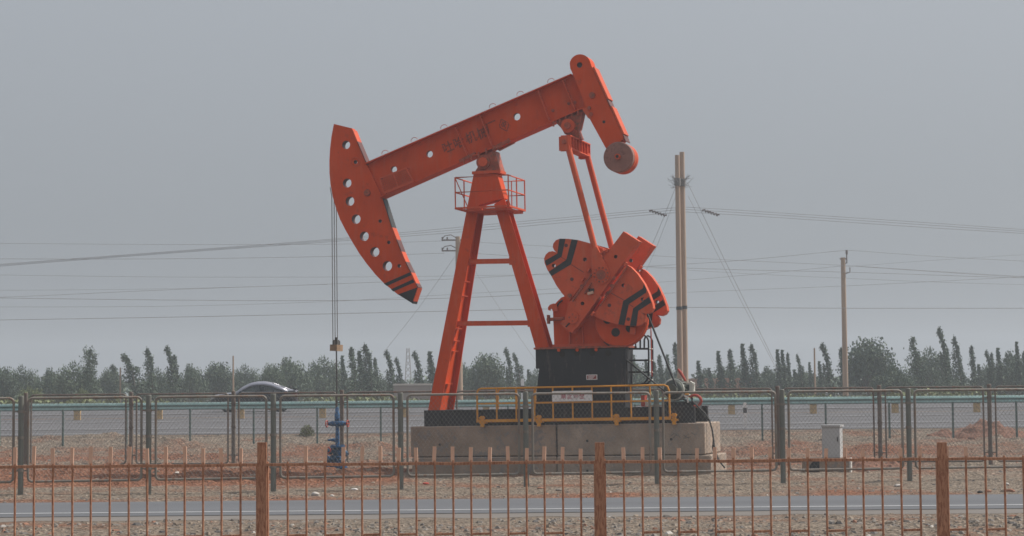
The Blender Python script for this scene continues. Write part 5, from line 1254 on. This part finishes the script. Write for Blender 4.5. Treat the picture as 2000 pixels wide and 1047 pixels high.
T_R = [
 (5, 722, 70, 175, 'round tree at the left border of the photo', 0), (45, 718, 75, 180, 'round tree second from the left border', 1), (98, 722, 70, 172, 'round tree left of the broad sloping tree', 2),
 (148, 711, 95, 165, 'broad dark round tree beside the thick dark poplar on the left', 1), (215, 724, 60, 190, 'pale low round tree right of the thick dark poplar', 0), (372, 714, 70, 185, 'round tree just right of the twin poplars on the left', 2),
 (425, 713, 80, 190, 'round tree above the front of the dark car', 0), (480, 716, 70, 195, 'round tree above the roof of the dark car', 1), (563, 702, 110, 180, 'large round tree above the tail of the dark car', 2), (634, 701, 90, 188, 'large round tree left of the carrier bar and rod', 1),
 (530, 716, 60, 175, 'lower round tree between the two large crowns over the car', 0), (310, 722, 60, 180, 'round tree at the feet of the twin poplars', 1),
 (950, 697, 84, 170, 'round willow-like tree between the pump legs', 0), (1050, 722, 50, 180, 'low round tree left of the black pedestal', 1), (905, 712, 40, 185, 'pale tree against the left pump leg', 2),
 (1693, 668, 105, 168, 'tall round tree just right of the single concrete pole', 0), (1815, 684, 90, 178, 'round tree behind the tallest poplar on the right', 1), (1975, 690, 90, 172, 'round tree at the right border of the photo', 2), (1240, 715, 60, 185, 'round tree seen through the ladder', 0),
 (1430, 712, 70, 195, 'pale round tree behind the pair of poplars over the brick shed', 1), (1500, 718, 60, 185, 'low round tree left of the triple poplar', 2), (725, 728, 70, 195, 'round tree behind the poplar clump right of the rod', 0), (1380, 722, 60, 200, 'pale low round tree right of the tall pole pair', 2), (1300, 722, 60, 200, 'pale low round tree left of the tall pole pair', 1), (1570, 728, 60, 195, 'low pale tree behind the thin pole on the right', 0), (1930, 716, 60, 190, 'round tree behind the slim poplars near the right border', 0)]
for px, py, w, Y, lb, v in T_R: roundtree(px, py, w, Y, lb, v)
roundtree(1745, 713, 96, 150, 'low wide greenish bush between the tall round tree and the right poplars', 2, 'leaf2', 'bushes beyond the highway', 'bush', 'bush')
roundtree(60, 757, 60, 150, 'low greenish bush behind the leftmost fence post', 1, 'leaf3', 'bushes beyond the highway', 'bush', 'bush')
roundtree(160, 760, 50, 152, 'small yellowish bush under the thick dark poplar', 2, 'leaf3', 'bushes beyond the highway', 'bush', 'bush')
roundtree(1850, 742, 70, 160, 'low bush at the foot of the tallest right poplars', 0, 'leaf2', 'bushes beyond the highway', 'bush', 'bush')
T_P = [
 (172, 675, 19, 160, 'thick dark poplar standing highest above the trees on the left', 6), (222, 712, 16, 190, 'thin small poplar right of the thick dark one', 2), (252, 687, 34, 165, 'broad poplar with a ragged pointed top leaning left', 1), (287, 678, 20, 168, 'poplar with a thin hooked top between broad poplar and twin poplars', 0),
 (324, 675, 16, 170, 'left and taller of the twin poplars near the left', 2), (340, 692, 17, 172, 'right and shorter of the twin poplars near the left', 3), (686, 677, 20, 165, 'dark poplar just right of the hanging rod', 3), (713, 670, 22, 168, 'tallest poplar of the clump right of the hanging rod', 0), (703, 686, 16, 172, 'poplar squeezed inside the clump right of the rod', 5), (731, 698, 14, 172, 'short poplar at the right side of the clump', 3),
 (753, 684, 15, 166, 'slim poplar between the clump and the lattice tower', 2), (771, 698, 12, 170, 'small slim poplar closest to the lattice tower', 2), (808, 686, 15, 170, 'slim hooked poplar left of the pump leg', 2), (841, 687, 17, 168, 'slim ragged poplar touching the left pump leg', 5), (668, 695, 12, 175, 'faint small poplar behind the hanging rod', 5),
 (984, 679, 13, 168, 'left poplar of the bent pair between the pump legs', 2), (1003, 686, 19, 170, 'right poplar of the bent pair between the pump legs', 1), (1032, 722, 10, 180, 'tiny poplar just left of the black pedestal', 5), (1236, 690, 22, 170, 'dark poplar behind the ladder', 3), (1262, 702, 12, 175, 'thin poplar at the ladder hoop', 5), (1287, 692, 16, 170, 'poplar right of the ladder under the belt', 3), (1317, 668, 18, 165, 'tall poplar right up against the tall pole pair', 3), (1303, 693, 12, 170, 'smaller poplar left of the one against the pole pair', 5), (1277, 706, 14, 175, 'short poplar beneath the drive belt', 3),
 (1365, 705, 14, 172, 'first small poplar right of the tall pole pair', 5), (1386, 719, 12, 178, 'shortest poplar right of the tall pole pair', 5), (1403, 686, 14, 168, 'slender poplar over the left end of the brick shed', 5), (1425, 681, 18, 168, 'forked poplar over the brick shed', 3), (1450, 672, 15, 166, 'tall poplar left of the hooked one over the brick shed', 5), (1466, 670, 18, 166, 'tall poplar with hooked top at the right end of the shed', 0),
 (1518, 683, 13, 168, 'left stem of the triple poplar', 5), (1527, 684, 12, 169, 'middle stem of the triple poplar', 5), (1536, 688, 12, 170, 'right stem of the triple poplar', 3), (1553, 689, 14, 168, 'strongly left leaning poplar right of the triple one', 1), (1580, 708, 9, 176, 'tiny poplar just left of the thin pole', 5), (1600, 706, 11, 174, 'small poplar just right of the thin pole', 5), (1605, 670, 17, 165, 'tall hooked poplar left of the single concrete pole', 2), (1642, 678, 18, 166, 'dense poplar hidden partly by the single concrete pole', 3), (1553, 722, 12, 178, 'low poplar at the foot of the leaning one', 5), (1590, 728, 14, 180, 'low poplar behind the thin pole', 3),
 (1782, 658, 28, 162, 'broad poplar right of the low wide bush', 4), (1829, 639, 16, 160, 'tallest poplar with a long bare hooked tip on the right', 2), (1861, 655, 18, 162, 'tall poplar with blunt top right of the tallest one', 0), (1848, 678, 16, 166, 'poplar between the tallest and the blunt topped one', 3), (1876, 703, 12, 170, 'short poplar right of the blunt topped one', 5), (1896, 674, 17, 164, 'solitary poplar with blunt leaning top near the right', 3), (1922, 684, 11, 168, 'slim poplar left of the paired ones near the right border', 2), (1935, 688, 14, 170, 'left of the paired poplars near the right border', 3), (1949, 680, 14, 168, 'right of the paired poplars near the right border', 5), (1984, 668, 12, 166, 'poplar with thin tip at the right border', 5), (1998, 685, 14, 168, 'last poplar cut by the right border of the photo', 3), (1912, 712, 12, 176, 'small wispy poplar right of the solitary one', 5)]
for px, py, w, Y, lb, v in T_P: poplar(px, py, w, Y, lb, v)

# hedge-like undergrowth beyond the highway and the far wood: masses nobody could count
rn = random.Random(12); ug = MB(); pts = []
for i in range(15000):
    x = rn.uniform(-62, 62); y = rn.uniform(128, 150); h = 1.5 + .5 * noise.noise((x * .12, y * .08, 4)) + .35 * noise.noise((x * .7, y * .3, 8))
    if y < 134: h *= .8
    pts.append((Vector((x, y, max(.05, h * (1.15 - rn.random() ** 2)))), 1))
leaves(ug, pts, .2, 'leaf3', rn, .6); tag(ug.build('undergrowth', smooth=0), kind='stuff')
fw = MB(); pts = []
for i in range(46000):
    x = rn.uniform(-150, 150); y = rn.uniform(250, 300); h = 3.5 + 1.9 * noise.noise((x * .045, 2, 4)) + 1.5 * noise.noise((x * .16, y * .05, 8)) + .5 * noise.noise((x * .6, y * .2, 3))
    pts.append((Vector((x, y, max(.1, h * (1 - rn.random() ** 2.2 * .95)))), 1))
leaves(fw, pts, .34, 'leaf2', rn, .65); tag(fw.build('distant_wood', smooth=0), kind='stuff')
# yellowish shrub on the bank
sp0 = G(600, 866, .2); rt = thing('shrub', 'small round yellow green shrub on the bank left of the wellhead', 'shrub', (sp0.x, sp0.y, zg(sp0.x, sp0.y)))
mb = MB(); pts = []; sb = MB()
for i in range(900):
    d = Vector((rn.gauss(0, 1), rn.gauss(0, 1), abs(rn.gauss(0, 1)))).normalized() * rn.random() ** .4; pts.append((Vector((d.x * .32, d.y * .3, d.z * .46)), 1))
leaves(mb, pts, .035, 'leaf3', rn); mb.build('foliage', rt, smooth=0)
for i in range(14): t = rn.uniform(0, 6.28); sb.tube([(0, 0, 0), (.12 * math.cos(t), .12 * math.sin(t), .2), (.2 * math.cos(t), .2 * math.sin(t), .36)], .006, 'bark', 4)
sb.build('stems', rt)

# ================================================================== haze, sky, sun
hz = MB(); hz.box2((-750, -40, -2.0), (750, 950, 27), 'ground'); ho = hz.build('haze', smooth=0); ho['kind'] = 'stuff'
hm = bpy.data.materials.new('dusty_haze'); hm.use_nodes = True; nt = hm.node_tree; nt.nodes.clear()
out = nt.nodes.new('ShaderNodeOutputMaterial'); pvn = nt.nodes.new('ShaderNodeVolumePrincipled')
pvn.inputs['Color'].default_value = (0.70, 0.765, 0.83, 1); pvn.inputs['Density'].default_value = HAZE_D; pvn.inputs['Anisotropy'].default_value = 0.2
nt.links.new(pvn.outputs[0], out.inputs['Volume']); ho.data.materials.clear(); ho.data.materials.append(hm)

SUN_EL, SUN_AZ = R(48), R(20)
sd = Vector((math.cos(SUN_EL) * math.cos(SUN_AZ), math.cos(SUN_EL) * math.sin(SUN_AZ), math.sin(SUN_EL)))
sl = bpy.data.lights.new('sun', 'SUN'); sl.energy = SUN_E; sl.angle = R(SUN_ANG); sl.color = (1.0, 0.95, 0.88)
so = bpy.data.objects.new('sun', sl); COL.objects.link(so); so.rotation_euler = sd.to_track_quat('Z', 'Y').to_euler(); so.location = (60, 60, 80)
w = bpy.data.worlds.new('World'); scene.world = w; w.use_nodes = True; nt = w.node_tree; nt.nodes.clear()
out = nt.nodes.new('ShaderNodeOutputWorld'); bg = nt.nodes.new('ShaderNodeBackground'); sk = nt.nodes.new('ShaderNodeTexSky')
sk.sky_type = 'NISHITA'; sk.sun_disc = False; sk.sun_elevation = SUN_EL; sk.sun_rotation = math.pi / 2 - SUN_AZ; sk.dust_density = 4.0; sk.air_density = 1.0; sk.ozone_density = 1.5
hs = nt.nodes.new('ShaderNodeHueSaturation'); hs.inputs['Saturation'].default_value = 0.3
mxs = nt.nodes.new('ShaderNodeMixRGB'); mxs.inputs[0].default_value = SKY_MIX; mxs.inputs[2].default_value = SKY_GREY
nt.links.new(sk.outputs[0], hs.inputs['Color']); nt.links.new(hs.outputs[0], mxs.inputs[1]); 
# overcast law: a dusty sky is brighter overhead than at the horizon
tcw = nt.nodes.new('ShaderNodeTexCoord'); spw = nt.nodes.new('ShaderNodeSeparateXYZ'); nt.links.new(tcw.outputs['Generated'], spw.inputs[0])
mz = nt.nodes.new('ShaderNodeMath'); mz.operation = 'MAXIMUM'; nt.links.new(spw.outputs[2], mz.inputs[0]); mz.inputs[1].default_value = 0.0
ma = nt.nodes.new('ShaderNodeMath'); ma.operation = 'MULTIPLY_ADD'; nt.links.new(mz.outputs[0], ma.inputs[0]); ma.inputs[1].default_value = SKY_ZEN; ma.inputs[2].default_value = 1.0
vs_ = nt.nodes.new('ShaderNodeVectorMath'); vs_.operation = 'SCALE'; nt.links.new(mxs.outputs[0], vs_.inputs[0]); nt.links.new(ma.outputs[0], vs_.inputs['Scale'])
nt.links.new(vs_.outputs[0], bg.inputs[0])
bg.inputs[1].default_value = SKY_S; nt.links.new(bg.outputs[0], out.inputs[0])

scene.view_settings.view_transform = 'Standard'; scene.view_settings.look = 'None'; scene.view_settings.gamma = 1; scene.view_settings.exposure = EXPO
scene.view_settings.use_curve_mapping = False
scene.cycles.use_denoising = True
scene.cycles.max_bounces = 6; scene.cycles.diffuse_bounces = 3; scene.cycles.volume_bounces = 1; scene.cycles.transparent_max_bounces = 12
scene.cycles.sample_clamp_indirect = 6
scene.cycles.filter_width = 1.6
